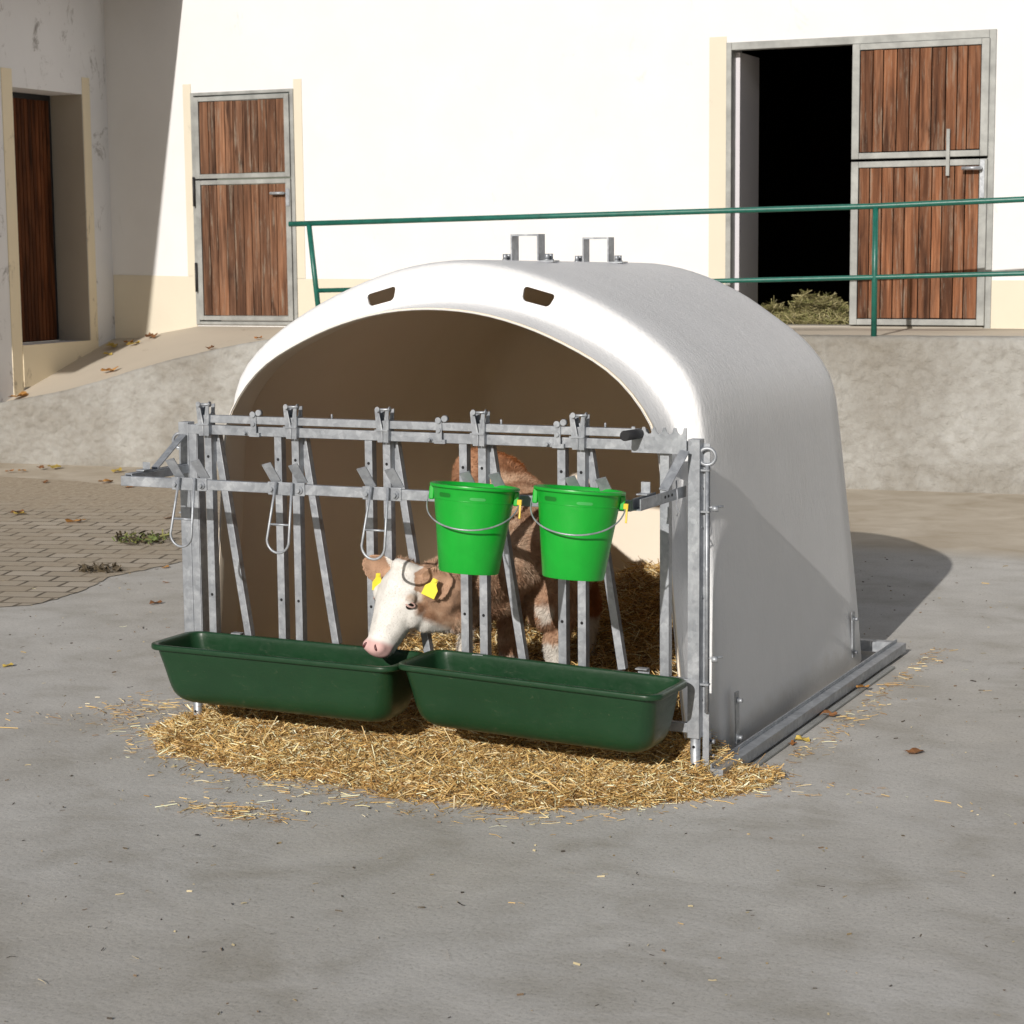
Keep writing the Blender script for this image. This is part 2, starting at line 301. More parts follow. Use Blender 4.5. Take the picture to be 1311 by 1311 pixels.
# ------------------------------------------------------------------ ground
bm = bmesh.new(); bmesh.ops.create_grid(bm, x_segments=8, y_segments=8, size=120)
g = obj('ground', bm, CONC); prop(g, 'grey stained concrete yard floor with paler scrape marks', 'ground', kind='structure')
outline = [(-9, -0.6), (-4.5, 0.8), (-2.9, 1.45), (-2.27, 1.9), (-2.4, 2.7), (-2.35, 3.4), (-2.0, 3.9), (-1.2, 4.5), (-.4, 4.9), (.1, 5.2), (-.3, 5.6), (-2, 6.3), (-5, 6.35), (-9, 6.0)]
def smooth_poly(p, n=16, amp=0.07):
    out = []
    for i in range(len(p)):
        a, b_, c_, d_ = (Vector(p[(i+k-1) % len(p)]+(0,)) for k in range(4))
        for j in range(n):
            t = j/n
            q = 0.5*((2*b_)+(c_-a)*t+(2*a-5*b_+4*c_-d_)*t*t+(-a+3*b_-3*c_+d_)*t**3)
            out.append((q.x+(mn.noise(q*3)+.6*mn.noise(q*11))*amp, q.y+(mn.noise(q*3+Vector((9, 0, 0)))+.6*mn.noise(q*11+Vector((5, 0, 0))))*amp))
    return out
bm = bmesh.new(); vs_ = [bm.verts.new((x, y, 0.004)) for x, y in smooth_poly(outline)]; from mathutils.geometry import tessellate_polygon
for t_ in tessellate_polygon([[v.co for v in vs_]]): bm.faces.new([vs_[i] for i in t_])
bmesh.ops.recalc_face_normals(bm, faces=bm.faces[:])
for f in bm.faces:
    f.normal_update()
    if f.normal.z < 0: f.normal_flip()
p = obj('paving', bm, PAV); prop(p, 'brown grey paving blocks with dirty joints left of the hutch', 'paving', kind='structure')

# ------------------------------------------------------------------ walkway and retaining wall
vF = lambda u: 1.25+(.9-u)*.0786
US = [-9, -7.5, -7.03, -6.57, -6.12, -5.68, -5.1, -4.54, -4.0, -3.0, 9]; ZF = [0.25, 0.42, 0.508, 0.58, 0.684, 0.818, 0.95, 1.055, 1.092, 1.10, 1.10]
UB = [-9, -7.05, -6.75, -6.1, -5.0, -.3, 9]; ZB = [0.80, 0.968, 0.98, 1.09, 1.086, 1.115, 1.125]
def ztop(u): return sum(interp(u+d, US, ZF) for d in (-.25, -.12, 0, .12, .25))/5
def zback(u): return interp(u, UB, ZB)
bm = bmesh.new(); nu, nv = 260, 14; G = []
for i in range(nu+1):
    u = lerp(-9, 9, i/nu); row = []
    for j in range(nv+1):
        t = j/nv*1.05; v = lerp(0.2, vF(u), t); t = min(1, t); z = lerp(ztop(u), zback(u), t)-0.004
        z += 0.006*mn.noise(Vector((u*2, v*3, 1)))*(1 if 0 < j < nv else 0)
        row.append(bm.verts.new(B(u, v, z)))
    G.append(row)
for i in range(nu):
    for j in range(nv): bm.faces.new((G[i][j], G[i+1][j], G[i+1][j+1], G[i][j+1]))
wk = obj('walkway', bm, WALK, smooth=True); prop(wk, 'raised concrete walkway ramping down to the left in front of the stable', 'walkway', kind='structure')
bm = bmesh.new(); nu = 1000; nz = 70; G = []
for i in range(nu+1):
    u = lerp(-8.6, 5.5, i/nu); zt = ztop(u); prof = [(-0.05*(1-k/nz), lerp(-0.05, zt-0.03, k/nz)) for k in range(nz+1)]+[(0.008, zt-0.010), (0.03, zt), (0.10, zt+0.003), (0.22, zt+0.002)]
    row = []
    for k, (v, z) in enumerate(prof):
        q = Vector((u*7, z*7, 2)); d = mn.noise(q*.5)*.014+mn.noise(q*1.6)*0.010+mn.noise(q*3.1)*0.012+mn.noise(q*6.3)*0.006
        d *= 1 if k <= nz else 0.35
        row.append(bm.verts.new(B(u, v-d, z+(d*0.4 if k > nz-1 else 0))))
    G.append(row)
for i in range(nu):
    for k in range(len(G[0])-1): bm.faces.new((G[i][k], G[i+1][k], G[i+1][k+1], G[i][k+1]))
rw = obj('retaining_wall', bm, ROUGH, smooth=True); prop(rw, 'rough grey rendered retaining wall sloping down at its left end behind the hutch', 'retaining wall')

# ------------------------------------------------------------------ stable building
def Blink(name, bm, mats, parent, **k):
    return obj(name, bm, mats, parent, shift=False, **k)
def plank_mesh(name, x0, x1, y, z0, z1, n, gap, mat, parent, axis='x', t=0.02, jitter=0.15, zj=0.004):
    bm = bmesh.new(); lay = bm.loops.layers.float_color.new('plank'); e = [x0]
    for k in range(1, n): e.append(lerp(x0, x1, k/n)+random.uniform(-jitter, jitter)*(x1-x0)/n)
    e.append(x1)
    for k in range(n):
        a, b_ = e[k]+gap/2, e[k+1]-gap/2; dy = random.uniform(0, .002); c = (random.random(), random.random(), random.random(), 1)
        f0_ = len(bm.faces)
        zz0 = z0+random.uniform(0, zj); zz1 = z1-random.uniform(0, zj)
        if axis == 'x': box(bm, a, b_, y-t-dy, y, zz0, zz1)
        else: box(bm, y, y+t+dy, a, b_, zz0, zz1)
        bm.faces.ensure_lookup_table()
        for f in bm.faces[f0_:]:
            for l in f.loops: l[lay] = c
    return Blink(name, bm, mat, parent, bevel=0.003)
FV = 0.0; SO = Vector((-0.13986, 9.41307, 0)); SA = math.radians(1.7074)
SE = Vector((math.cos(SA), math.sin(SA), 0)); SN = Vector((-math.sin(SA), math.cos(SA), 0))
stable = thing('stable_building', 'white stable building with cream plinth and brown plank doors above the walkway', 'stable', SO, SA)
bm = bmesh.new(); ZT = 5.6
box(bm, -7.45, -6.13, FV, FV+.4, 0.4, ZT); box(bm, -5.08, -1.14, FV, FV+.4, 0.4, ZT); box(bm, 0.978, 12, FV, FV+.4, 0.4, ZT)
box(bm, -6.13, -5.08, FV, FV+.4, 3.15, ZT); box(bm, -1.14, .978, FV, FV+.4, 3.35, ZT); box(bm, -6.13, -5.08, FV+.002, FV+.4, 0.4, 1.10)
Blink('wall', bm, PLAST, stable)
def band(x0, x1, za0, za1, zb):   # cream plinth with a sloping top, 7 mm proud
    bm = bmesh.new(); t = 0.007
    P = [(x0, FV-t, zb), (x1, FV-t, zb), (x1, FV-t, za1), (x0, FV-t, za0), (x0, FV, zb), (x1, FV, zb), (x1, FV, za1), (x0, FV, za0)]
    v = [bm.verts.new(q) for q in P]
    for q in ((0, 1, 2, 3), (0, 4, 5, 1), (1, 5, 6, 2), (2, 6, 7, 3), (3, 7, 4, 0)): bm.faces.new([v[k] for k in q])
    Blink('plinth_band', bm, CREAM, stable)
zp = lambda u: interp(u, [-7, -5, 1.2, 12], [1.545, 1.503, 1.477, 1.44])
band(-7.02, -6.13, zp(-7.0), zp(-6.1), 0.7); band(-5.08, -1.14, zp(-5), zp(-1.2), 1.0); band(0.978, 12, zp(.9), zp(12), 1.0)
for x0, x1, z1 in ((-6.213, -6.13, 3.23), (-5.08, -5.0, 3.23), (-1.282, -1.14, 3.4)):
    bm = bmesh.new(); box(bm, x0, x1, FV-.0065, FV, zp(x0)+.002, z1); Blink('door_surround', bm, CREAM, stable)

def steel_rect(bm, x0, x1, z0, z1, wd, y0, y1, top=True):
    box(bm, x0, x0+wd, y0, y1, z0, z1); box(bm, x1-wd, x1, y0, y1, z0, z1)
    box(bm, x0+wd, x1-wd, y0, y1, z0, z0+wd*.8); box(bm, x0+wd, x1-wd, y0, y1, z1-wd*.8, z1)
bm = bmesh.new(); steel_rect(bm, -6.13, -5.08, 1.095, 3.15, 0.035, FV-.02, FV+.08); Blink('door_frame', bm, STEEL, stable, bevel=.004)
def stable_door(name, x0, x1, z0, z1, mat, n, label=None):
    bm = bmesh.new(); steel_rect(bm, x0, x1, z0, z1, 0.05, FV-.035, FV+.01); d = Blink(name, bm, STEEL, stable, bevel=.004)
    plank_mesh('planks', x0+.052, x1-.052, FV-.004, z0+.042, z1-.042, n, 0.005, mat, d)
    if label: d['label'] = label
    return d
d1 = stable_door('lower_door', -6.092, -5.118, 1.135, 2.378, PLANK, 10, 'weathered brown plank lower half door in a steel frame')
bm = bmesh.new(); tube(bm, [(-5.30, FV-.07, 2.25), (-5.17, FV-.07, 2.25)], .013, 10); tube(bm, [(-5.175, FV-.07, 2.25), (-5.175, FV-.02, 2.25)], .01, 8); box(bm, -5.160, -5.125, FV-.045, FV-.034, 2.14, 2.29); Blink('handle', bm, GALV, d1)
for z in (1.52, 2.28):
    bm = bmesh.new(); tube(bm, [(-6.100, FV-.048, z-.13), (-6.100, FV-.048, z+.13)], .012, 8); Blink('hinge', bm, BLACK, d1)
d2 = stable_door('upper_door', -6.092, -5.118, 2.392, 3.11, PLANK, 10)
# double door on the right: left leaf open, right leaf closed
bm = bmesh.new(); box(bm, -1.138, -1.095, FV-.02, FV+.09, 1.10, 3.35); Blink('doorway_post', bm, STEEL, stable, bevel=.004)
bm = bmesh.new(); box(bm, .925, .978, FV-.02, FV+.08, 1.10, 3.35); Blink('doorway_post', bm, STEEL, stable, bevel=.004)
bm = bmesh.new(); box(bm, -1.095, .925, FV-.018, FV+.08, 3.29, 3.35); Blink('doorway_head', bm, STEEL, stable, bevel=.004)
bm = bmesh.new(); box(bm, -1.135, -1.06, FV+.10, FV+.62, 1.10, 3.28); od = Blink('open_door', bm, REVEAL, stable)
for nm, za, zb_ in (('right_lower_door', 1.135, 2.392), ('right_upper_door', 2.412, 3.285)):
    bm = bmesh.new(); steel_rect(bm, -.11, .935, za, zb_, 0.058, FV-.06, FV-.012); d3 = Blink('lower_door' if za < 2 else 'upper_door', bm, STEEL, stable, bevel=.004)
    d3['label'] = 'closed right leaf with reddish brown planks and grey steel frame'
    plank_mesh('planks', -.050, .875, FV-.028, za+.052, zb_-.05, 10, 0.007, PLANK2, d3)
    if za < 2:
        bm = bmesh.new(); box(bm, .885, .918, FV-.068, FV-.0605, 2.10, 2.385); tube(bm, [(.755, FV-.115, 2.322), (.90, FV-.115, 2.322)], .014, 10); tube(bm, [(.895, FV-.115, 2.322), (.895, FV-.06, 2.322)], .011, 8); Blink('handle', bm, GALV, d3)
    else:
        bm = bmesh.new(); box(bm, .63, .655, FV-.085, FV-.061, 2.27, 2.62); Blink('bolt_bar', bm, STEEL, d3)
bm = bmesh.new(); box(bm, -1.094, .924, FV-.03, FV+.5, .95, 1.128); Blink('door_sill', bm, SILL, stable, bevel=.01)
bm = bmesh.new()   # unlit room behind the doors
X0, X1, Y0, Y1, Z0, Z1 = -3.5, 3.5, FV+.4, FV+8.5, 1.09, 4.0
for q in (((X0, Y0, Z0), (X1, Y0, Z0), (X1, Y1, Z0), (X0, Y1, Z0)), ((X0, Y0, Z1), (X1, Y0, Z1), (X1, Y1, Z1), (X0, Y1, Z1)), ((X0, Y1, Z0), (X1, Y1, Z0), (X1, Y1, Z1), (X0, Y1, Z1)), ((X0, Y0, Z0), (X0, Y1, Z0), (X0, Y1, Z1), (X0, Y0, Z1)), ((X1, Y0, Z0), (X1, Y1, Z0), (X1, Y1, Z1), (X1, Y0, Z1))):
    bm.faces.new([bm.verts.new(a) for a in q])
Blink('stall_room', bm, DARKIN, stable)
# roof slab so the room and attic stay dark, well above the frame
bm = bmesh.new(); box(bm, -7.45, 12, FV-.35, FV+9, ZT, ZT+.15); Blink('roof', bm, SILL, stable)
# wing on the left, its wall facing the walkway
WU = -7.03
bm = bmesh.new(); box(bm, WU-.35, WU, -9, -1.38, -.1, ZT); box(bm, WU-.35, WU, -.38, FV, .5, ZT); box(bm, WU-.35, WU, -1.38, -.38, 3.15, ZT); box(bm, WU-.35, WU-.01, -1.38, -.38, -.1, .955)
Blink('wing_wall', bm, PLASTD, stable)
bm = bmesh.new(); box(bm, WU, WU+.006, -1.52, -1.38, .3, 3.3); Blink('wing_surround', bm, CREAMD, stable)
bm = bmesh.new(); box(bm, WU, WU+.006, -.38, -.27, .6, 3.3); Blink('wing_surround', bm, CREAMD, stable)
bm = bmesh.new(); box(bm, WU-.01, WU+.012, -1.38, -.38, .6, .96); Blink('wing_step', bm, CREAMD, stable)
bm = bmesh.new(); box(bm, WU-.34, WU-.003, -.387, -.38, .96, 3.15); Blink('wing_reveal', bm, mat_plaster('stained_reveal', (.42, .37, .30), .9, (.14, .12, .12)), stable)
bm = bmesh.new(); box(bm, WU-.36, WU-.34, -1.37, -.39, .96, 3.15); wd = Blink('wing_door', bm, BLACK, stable); wd['label'] = 'dark brown boarded door set deep in the left wing'
plank_mesh('boards', -1.37, -.44, WU-.335, .965, 3.1, 18, .006, PLANK3, wd, axis='y', t=.012, jitter=.03)
bm = bmesh.new(); bar(bm, (WU-.22, -1.12, .96), (WU-.30, -1.25, 1.9), .015, .015); Blink('prop_stick', bm, WALK, wd)
# unseen overhang added over the wing, its edge shaped to shade the corner
bm = bmesh.new(); P = [(-6.155, -.1), (-6.37, -3.75), (-6.67, -9), (-8.0, -9.0), (-8.0, -.1)]
a = [bm.verts.new((x, y, 4.2)) for x, y in P]; b_ = [bm.verts.new((x, y, 4.32)) for x, y in P]
bm.faces.new(a[::-1]); bm.faces.new(b_)
for i in range(5): bm.faces.new((a[i], a[(i+1) % 5], b_[(i+1) % 5], b_[i]))
Blink('wing_shade_slab', bm, PLANK3, stable)

# hay just inside the doorway
def strands(name, n, posf, lf, wf, colf, mat, parent=None, tilt=0.35, shift=True, bend=0.15):
    """one mesh of many thin bent blades; posf(k)->(N,3) base points"""
    P = posf(n); n = len(P); th = rng.uniform(0, 2*PI, n); el = rng.normal(0, tilt, n); L_ = lf(n); W_ = wf(n)
    d = np.stack([np.cos(th)*np.cos(el), np.sin(th)*np.cos(el), np.sin(el)], 1)
    rollv = rng.normal(0, 1, (n, 3)); s = np.cross(d, rollv); s /= np.linalg.norm(s, axis=1)[:, None]; nn = np.cross(d, s)
    V = np.zeros((n, 6, 3)); bd = rng.normal(0, bend, n)*L_
    for k, t in enumerate((-.5, 0, .5)):
        c = P+d*(L_*t)[:, None]+nn*(bd*(0.25-t*t))[:, None]
        V[:, 2*k] = c-s*(W_/2)[:, None]; V[:, 2*k+1] = c+s*(W_/2)[:, None]
    idx = np.arange(n)[:, None]*6
    F = np.concatenate([idx+np.array([0, 1, 3, 2]), idx+np.array([2, 3, 5, 4])], 1).reshape(-1, 4)
    me = bpy.data.meshes.new(name); me.vertices.add(n*6); me.vertices.foreach_set('co', V.reshape(-1).astype(np.float32))
    me.loops.add(len(F)*4); me.loops.foreach_set('vertex_index', F.reshape(-1).astype(np.int32)); me.polygons.add(len(F))
    me.polygons.foreach_set('loop_start', np.arange(0, len(F)*4, 4, dtype=np.int32)); me.polygons.foreach_set('loop_total', np.full(len(F), 4, np.int32))
    me.update(); ca = me.color_attributes.new('tint', 'FLOAT_COLOR', 'POINT'); c = colf(n); c = np.concatenate([c, np.ones((n, 1))], 1)
    ca.data.foreach_set('color', np.repeat(c, 6, axis=0).reshape(-1).astype(np.float32))
    return link(name, me, mat, parent, shift)
def sstep_(a, b, x): t = np.clip((x-a)/(b-a), 0, 1); return t*t*(3-2*t)
def hay_pos(n):
    u = rng.uniform(-1.02, -.02, n); v = rng.uniform(FV+.14, FV+1.4, n); k = (.20+.08*np.sin(u*9)+.05*np.sin(u*23+v*7))*sstep_(.0, .75, v-FV-.05)*(.55+.45*np.exp(-((u+.65)/.4)**2))*(1-.6*sstep_(-.50, -.15, u))*(1-.65*sstep_(.45, 1.0, v))+.015*(1+np.sin(u*31+v*17))
    z = 1.13+k*rng.uniform(.5, 1.15, n)
    return np.stack([SO.x+SE.x*u+SN.x*v, SO.y+SE.y*u+SN.y*v, z], 1)
pal = lambda cs, k=1.0: (lambda n: np.minimum(.9, np.array(cs)[rng.integers(0, len(cs), n)]*rng.uniform(.75, 1.2, (n, 1))*k))
hay = strands('hay_heap', 9000, hay_pos, lambda n: rng.uniform(.04, .16, n), lambda n: rng.uniform(.003, .006, n), pal([(.30, .27, .12), (.22, .22, .08), (.38, .33, .17), (.17, .15, .06)]), STRAW, tilt=.5)
prop(hay, 'heap of greenish loose hay just inside the open stable doorway', 'hay', kind='stuff')

# ------------------------------------------------------------------ green railing
rail = thing('tube_railing', 'dark green tubular steel railing with two rails along the walkway edge', 'railing', B(.28, .06, 1.1), 0)
RV = .06
topz = lambda u: interp(u, [-4.34, .263, 1.312, 5], [1.958, 2.028, 2.06, 2.16]); lowz = lambda u: interp(u, [-4.12, .27, 1.32, 5], [1.435, 1.523, 1.546, 1.63])
bm = bmesh.new(); tube(bm, [B(-4.34, RV, topz(-4.34)), B(-2, RV, topz(-2)), B(.26, RV, topz(.26)), B(1.3, RV, topz(1.3)), B(5, RV, topz(5))], .021, 14); obj('top_rail', bm, GREENP, rail)
bm = bmesh.new(); tube(bm, [B(-4.10, RV, lowz(-4.1)), B(-2, RV, lowz(-2)), B(.26, RV, lowz(.26)), B(1.3, RV, lowz(1.3)), B(5, RV, lowz(5))], .018, 14); obj('lower_rail', bm, GREENP, rail)
for u, du in ((-4.17, .09), (.28, 0), (4.75, 0)):
    bm = bmesh.new(); tube(bm, [B(u+du, RV, 1.05), B(u, RV, topz(u)-.01)], .021, 14); obj('post', bm, GREENP, rail)

# ------------------------------------------------------------------ calf hutch
XC = .945
hutch = thing('calf_hutch', 'white domed calf hutch with open arched front on the concrete yard', 'calf hutch', (XC, 1.15, 0))
def arch(pts, n=72):
    """pts: (half width, z) from base to apex -> list of (x, z) left base .. right base, evenly spaced"""
    full = [(-x, z) for x, z in pts]+[(x, z) for x, z in pts[::-1][1:]]
    # catmull-rom then resample by arclength
    c = []
    for i in range(len(full)-1):
        a = Vector(full[max(i-1, 0)]); b_ = Vector(full[i]); c_ = Vector(full[i+1]); d_ = Vector(full[min(i+2, len(full)-1)])
        for j in range(12):
            t = j/12; c.append(0.5*((2*b_)+(c_-a)*t+(2*a-5*b_+4*c_-d_)*t*t+(-a+3*b_-3*c_+d_)*t**3))
    c.append(Vector(full[-1])); L_ = [0]
    for i in range(1, len(c)): L_.append(L_[-1]+(c[i]-c[i-1]).length)
    s = np.linspace(0, L_[-1], n+1)
    return [(float(np.interp(q, L_, [p.x for p in c])), float(np.interp(q, L_, [p.y for p in c]))) for q in s]
INN = arch([(.955, .01), (.915, .38), (.885, .70), (.862, .95), (.835, 1.13), (.765, 1.25), (.665, 1.345), (.53, 1.42), (.37, 1.485), (.19, 1.53), (0, 1.545)])
OUT = arch([(1.018, .005), (.998, .3), (.978, .68), (.955, 1.0), (.94, 1.17), (.90, 1.30), (.81, 1.405), (.66, 1.51), (.46, 1.61), (.23, 1.685), (0, 1.712)])
BAK = arch([(.990, .01), (.962, .3), (.918, .68), (.88, 1.0), (.853, 1.17), (.80, 1.28), (.71, 1.38), (.60, 1.46), (.42, 1.575), (.21, 1.655), (0, 1.685)])
rings = []
def mixr(A, Bq, t, y, sx=1.0, dz=0.0): return [(lerp(a[0], b_[0], t)*sx, y, max(.005, lerp(a[1], b_[1], t)+dz)) for a, b_ in zip(A, Bq)]
front = [(-.012, .080), (-.006, .067), (.010, .066), (.022, .085), (.040, .12), (.062, .165), (.085, .200), (.115, .219), (.16, .228), (.3, .232), (.5, .236), (.7, .240), (.85, .245), (.925, .252), (.965, .266), (.988, .290), (1.0, .34)]
for s, y in front:
    r_ = mixr(INN, OUT, s, y)
    rings.append([(x, yy+(.03*min(1, max(0, (s-.3)/.7)))*min(1, max(0, (z-1.15)/.45))**1.5, z) for x, yy, z in r_])
for k in range(1, 19):
    t = k/18; rings.append(mixr(OUT, BAK, t, lerp(.42, 2.02, t)))
for t, y in ((.985, 2.10), (.96, 2.16), (.92, 2.20), (.84, 2.225), (.70, 2.235), (.45, 2.24), (.2, 2.24)):
    R_ = []
    for x, z in BAK:
        cx, cz = 0, .75; R_.append((x*t, y, z if z < .75 and False else lerp(cz, z, t) if z > .75 else z))
    rings.append(R_)
bm = bmesh.new(); VR = [[bm.verts.new((XC+x, y, z)) for x, y, z in r] for r in rings]
for i in range(len(VR)-1):
    for k in range(len(VR[0])-1): bm.faces.new((VR[i][k], VR[i][k+1], VR[i+1][k+1], VR[i+1][k]))
bm.faces.new(VR[-1])
bmesh.ops.recalc_face_normals(bm, faces=bm.faces[:])
me = bpy.data.meshes.new('shell'); bm.to_mesh(me); bm.free(); me.materials.append(WHITE); me.materials.append(INNER)
tmp = bpy.data.objects.new('shell_tmp', me); COL.objects.link(tmp)
# make sure normals point out
cen = Vector((XC, 1.2, .6)); pol = max(me.polygons, key=lambda q: q.center.z)
if pol.normal.z < 0: me.flip_normals()
so = tmp.modifiers.new('s', 'SOLIDIFY'); so.thickness = .008; so.offset = -1; so.material_offset = 1; so.material_offset_rim = 0
# vent openings cut through the hood
cb = bmesh.new()
for sgn in (-1, 1):
    q = [(.225, 1.622), (.345, 1.590), (.325, 1.548), (.225, 1.572)]
    q = [(x*1.0+.027, z) for x, z in q]; vx = XC+.025
    cx = sum(x for x, z in q)/4; cz = sum(z for x, z in q)/4; rp = []
    for i in range(4):
        a = Vector(q[i-1]); b_ = Vector(q[i]); c_ = Vector(q[(i+1) % 4])
        for d_ in (b_+(a-b_).normalized()*.012, b_+(a-b_).normalized()*.004+(c_-b_).normalized()*.004, b_+(c_-b_).normalized()*.012): rp.append((d_.x, d_.y))
    A = [cb.verts.new((vx+sgn*x, 0.0, z)) for x, z in rp]; C_ = [cb.verts.new((vx+sgn*x, .42, z)) for x, z in rp]
    n_ = len(rp)
    cb.faces.new(A); cb.faces.new(C_[::-1])
    for i in range(n_): cb.faces.new((A[i], C_[i], C_[(i+1) % n_], A[(i+1) % n_]))
bmesh.ops.recalc_face_normals(cb, faces=cb.faces[:])
cme = bpy.data.meshes.new('cut'); cb.to_mesh(cme); cb.free(); cut = bpy.data.objects.new('cut', cme); COL.objects.link(cut)
bo = tmp.modifiers.new('b', 'BOOLEAN'); bo.operation = 'DIFFERENCE'; bo.object = cut; bo.solver = 'EXACT'
me2 = evalmesh(tmp); bpy.data.objects.remove(tmp, do_unlink=True); bpy.data.objects.remove(cut, do_unlink=True)
mi_ = np.zeros(len(me2.polygons), np.int32); me2.polygons.foreach_get('material_index', mi_); me2.materials.clear()
shell = link('shell', me2, [WHITE, INNER], hutch, smooth=True); me2.polygons.foreach_set('material_index', mi_)
try: me2.set_sharp_from_angle(angle=math.radians(50))
except Exception: pass
# base rails
bm = bmesh.new()
box(bm, 2.008, 2.052, -.01, 2.325, .014, .052)
box(bm, 2.008, 2.013, -.01, 2.325, .053, .066)
obj('base_rail', bm, GALV, hutch)
bm = bmesh.new(); box(bm, 2.060, 2.086, .12, 2.02, .0, .012); obj('ground_strip', bm, STEEL, hutch, bevel=.004)
bm = bmesh.new(); box(bm, -.12, -.06, .35, 2.31, .012, .062); obj('base_rail', bm, GALV, hutch)
bm = bmesh.new(); box(bm, -.058, 2.004, 2.27, 2.31, .014, .06); obj('rear_rail', bm, GALV, hutch)
# side brackets with bolts
for y, h in ((.34, .18), (1.93, .19), (.06, .10)):
    xs = XC+interp(.1, [0, .3], [1.035, 1.005])-interp(y, [.4, 2.02], [0, .05])
    bm = bmesh.new(); bar(bm, (xs+.010, y, .055), (xs+.006, y, .055+h), .035, .005, (0, 1, 0))
    for dz in (.02, h-.03): bolt(bm, (xs+.010, y, .055+dz), (1, 0, 0), .008, .014)
    obj('side_bracket', bm, GALV, hutch)
# roof brackets
for y in (.88, 1.56):
    zr = interp(y, [.4, 2.02], [1.712, 1.685])+.001; hw = .058; bm = bmesh.new(); t = .004
    t = .006; box(bm, XC-hw, XC-hw+t, y-.03, y+.03, zr, zr+.092); box(bm, XC+hw-t, XC+hw, y-.03, y+.03, zr, zr+.092); box(bm, XC-hw, XC+hw, y-.03, y+.03, zr+.092, zr+.092+.007)
    for s in (-1, 1):
        box(bm, min(XC+s*hw, XC+s*(hw+.06)), max(XC+s*hw, XC+s*(hw+.06)), y-.03, y+.03, zr-.006, zr+.0)
        for dy in (-.016, .016): bolt(bm, (XC+s*(hw+.03), y+dy, zr), (0, 0, 1), .009, .02)
    obj('roof_bracket', bm, GALV, hutch)

# ------------------------------------------------------------------ feeding fence
fence = thing('feed_fence', 'galvanised steel feeding fence across the front of the hutch', 'feeding fence', (.95, 0, 0))
FY = 0.0
def fobj(name, bm, mat=GALV, par=None, bev=.002): return obj(name, bm, mat, par or fence, bevel=bev)
# posts
bm = bmesh.new(); box(bm, -.045, -.003, -.022, .022, .16, 1.135); box(bm, -.003, .03, -.02, -.016, .1, 1.1); box(bm, .026, .032, -.016, .03, .16, 1.10); fobj('post', bm)
bm = bmesh.new(); box(bm, 1.932, 1.972, -.022, .022, .15, 1.135); box(bm, 1.972, 1.994, .014, .019, .05, 1.12)
for z in (.98, .85, .62, .28): disc(bm, (1.9725, -.004, z), (1, 0, 0), .004, .002)
fobj('post', bm)
for x, s in ((-.01, 1), (1.952, 1)):
    bm = bmesh.new(); tube(bm, [(x, 0, .19), (x, 0, .035), (x+.004, -.005, .018), (x+.012*s, -.018, .006)], .0165, 14)
    for z in (.06, .12): disc(bm, (x, -.0155, z), (0, -1, 0), .005, .002, mi=1)
    obj('foot', bm, [GALV, HOLE], fence)
bm = bmesh.new(); tube(bm, [(.15, .06, .2), (.15, .06, .0)], .012, 10); fobj('foot', bm, bev=0)
# rails
bm = bmesh.new(); box(bm, -.045, 1.932, -.0205, .0155, 1.093, 1.127); fobj('top_rail', bm)
bm = bmesh.new(); box(bm, .05, 1.76, -.030, .000, 1.137, 1.164)
for x in (.60, 1.26, 1.64): tube(bm, [(x, -.015, 1.164), (x, -.015, 1.180)], .004, 8)
fobj('sliding_rail', bm)
bm = bmesh.new(); box(bm, -.003, 1.932, -.018, .012, .322, .345); fobj('bottom_rail', bm)
for xa, xb in ((1.50, 1.932), (-.003, .6)):
    bm = bmesh.new(); box(bm, xa, xb, -.015, .010, .165, .197); fobj('lower_rail', bm)
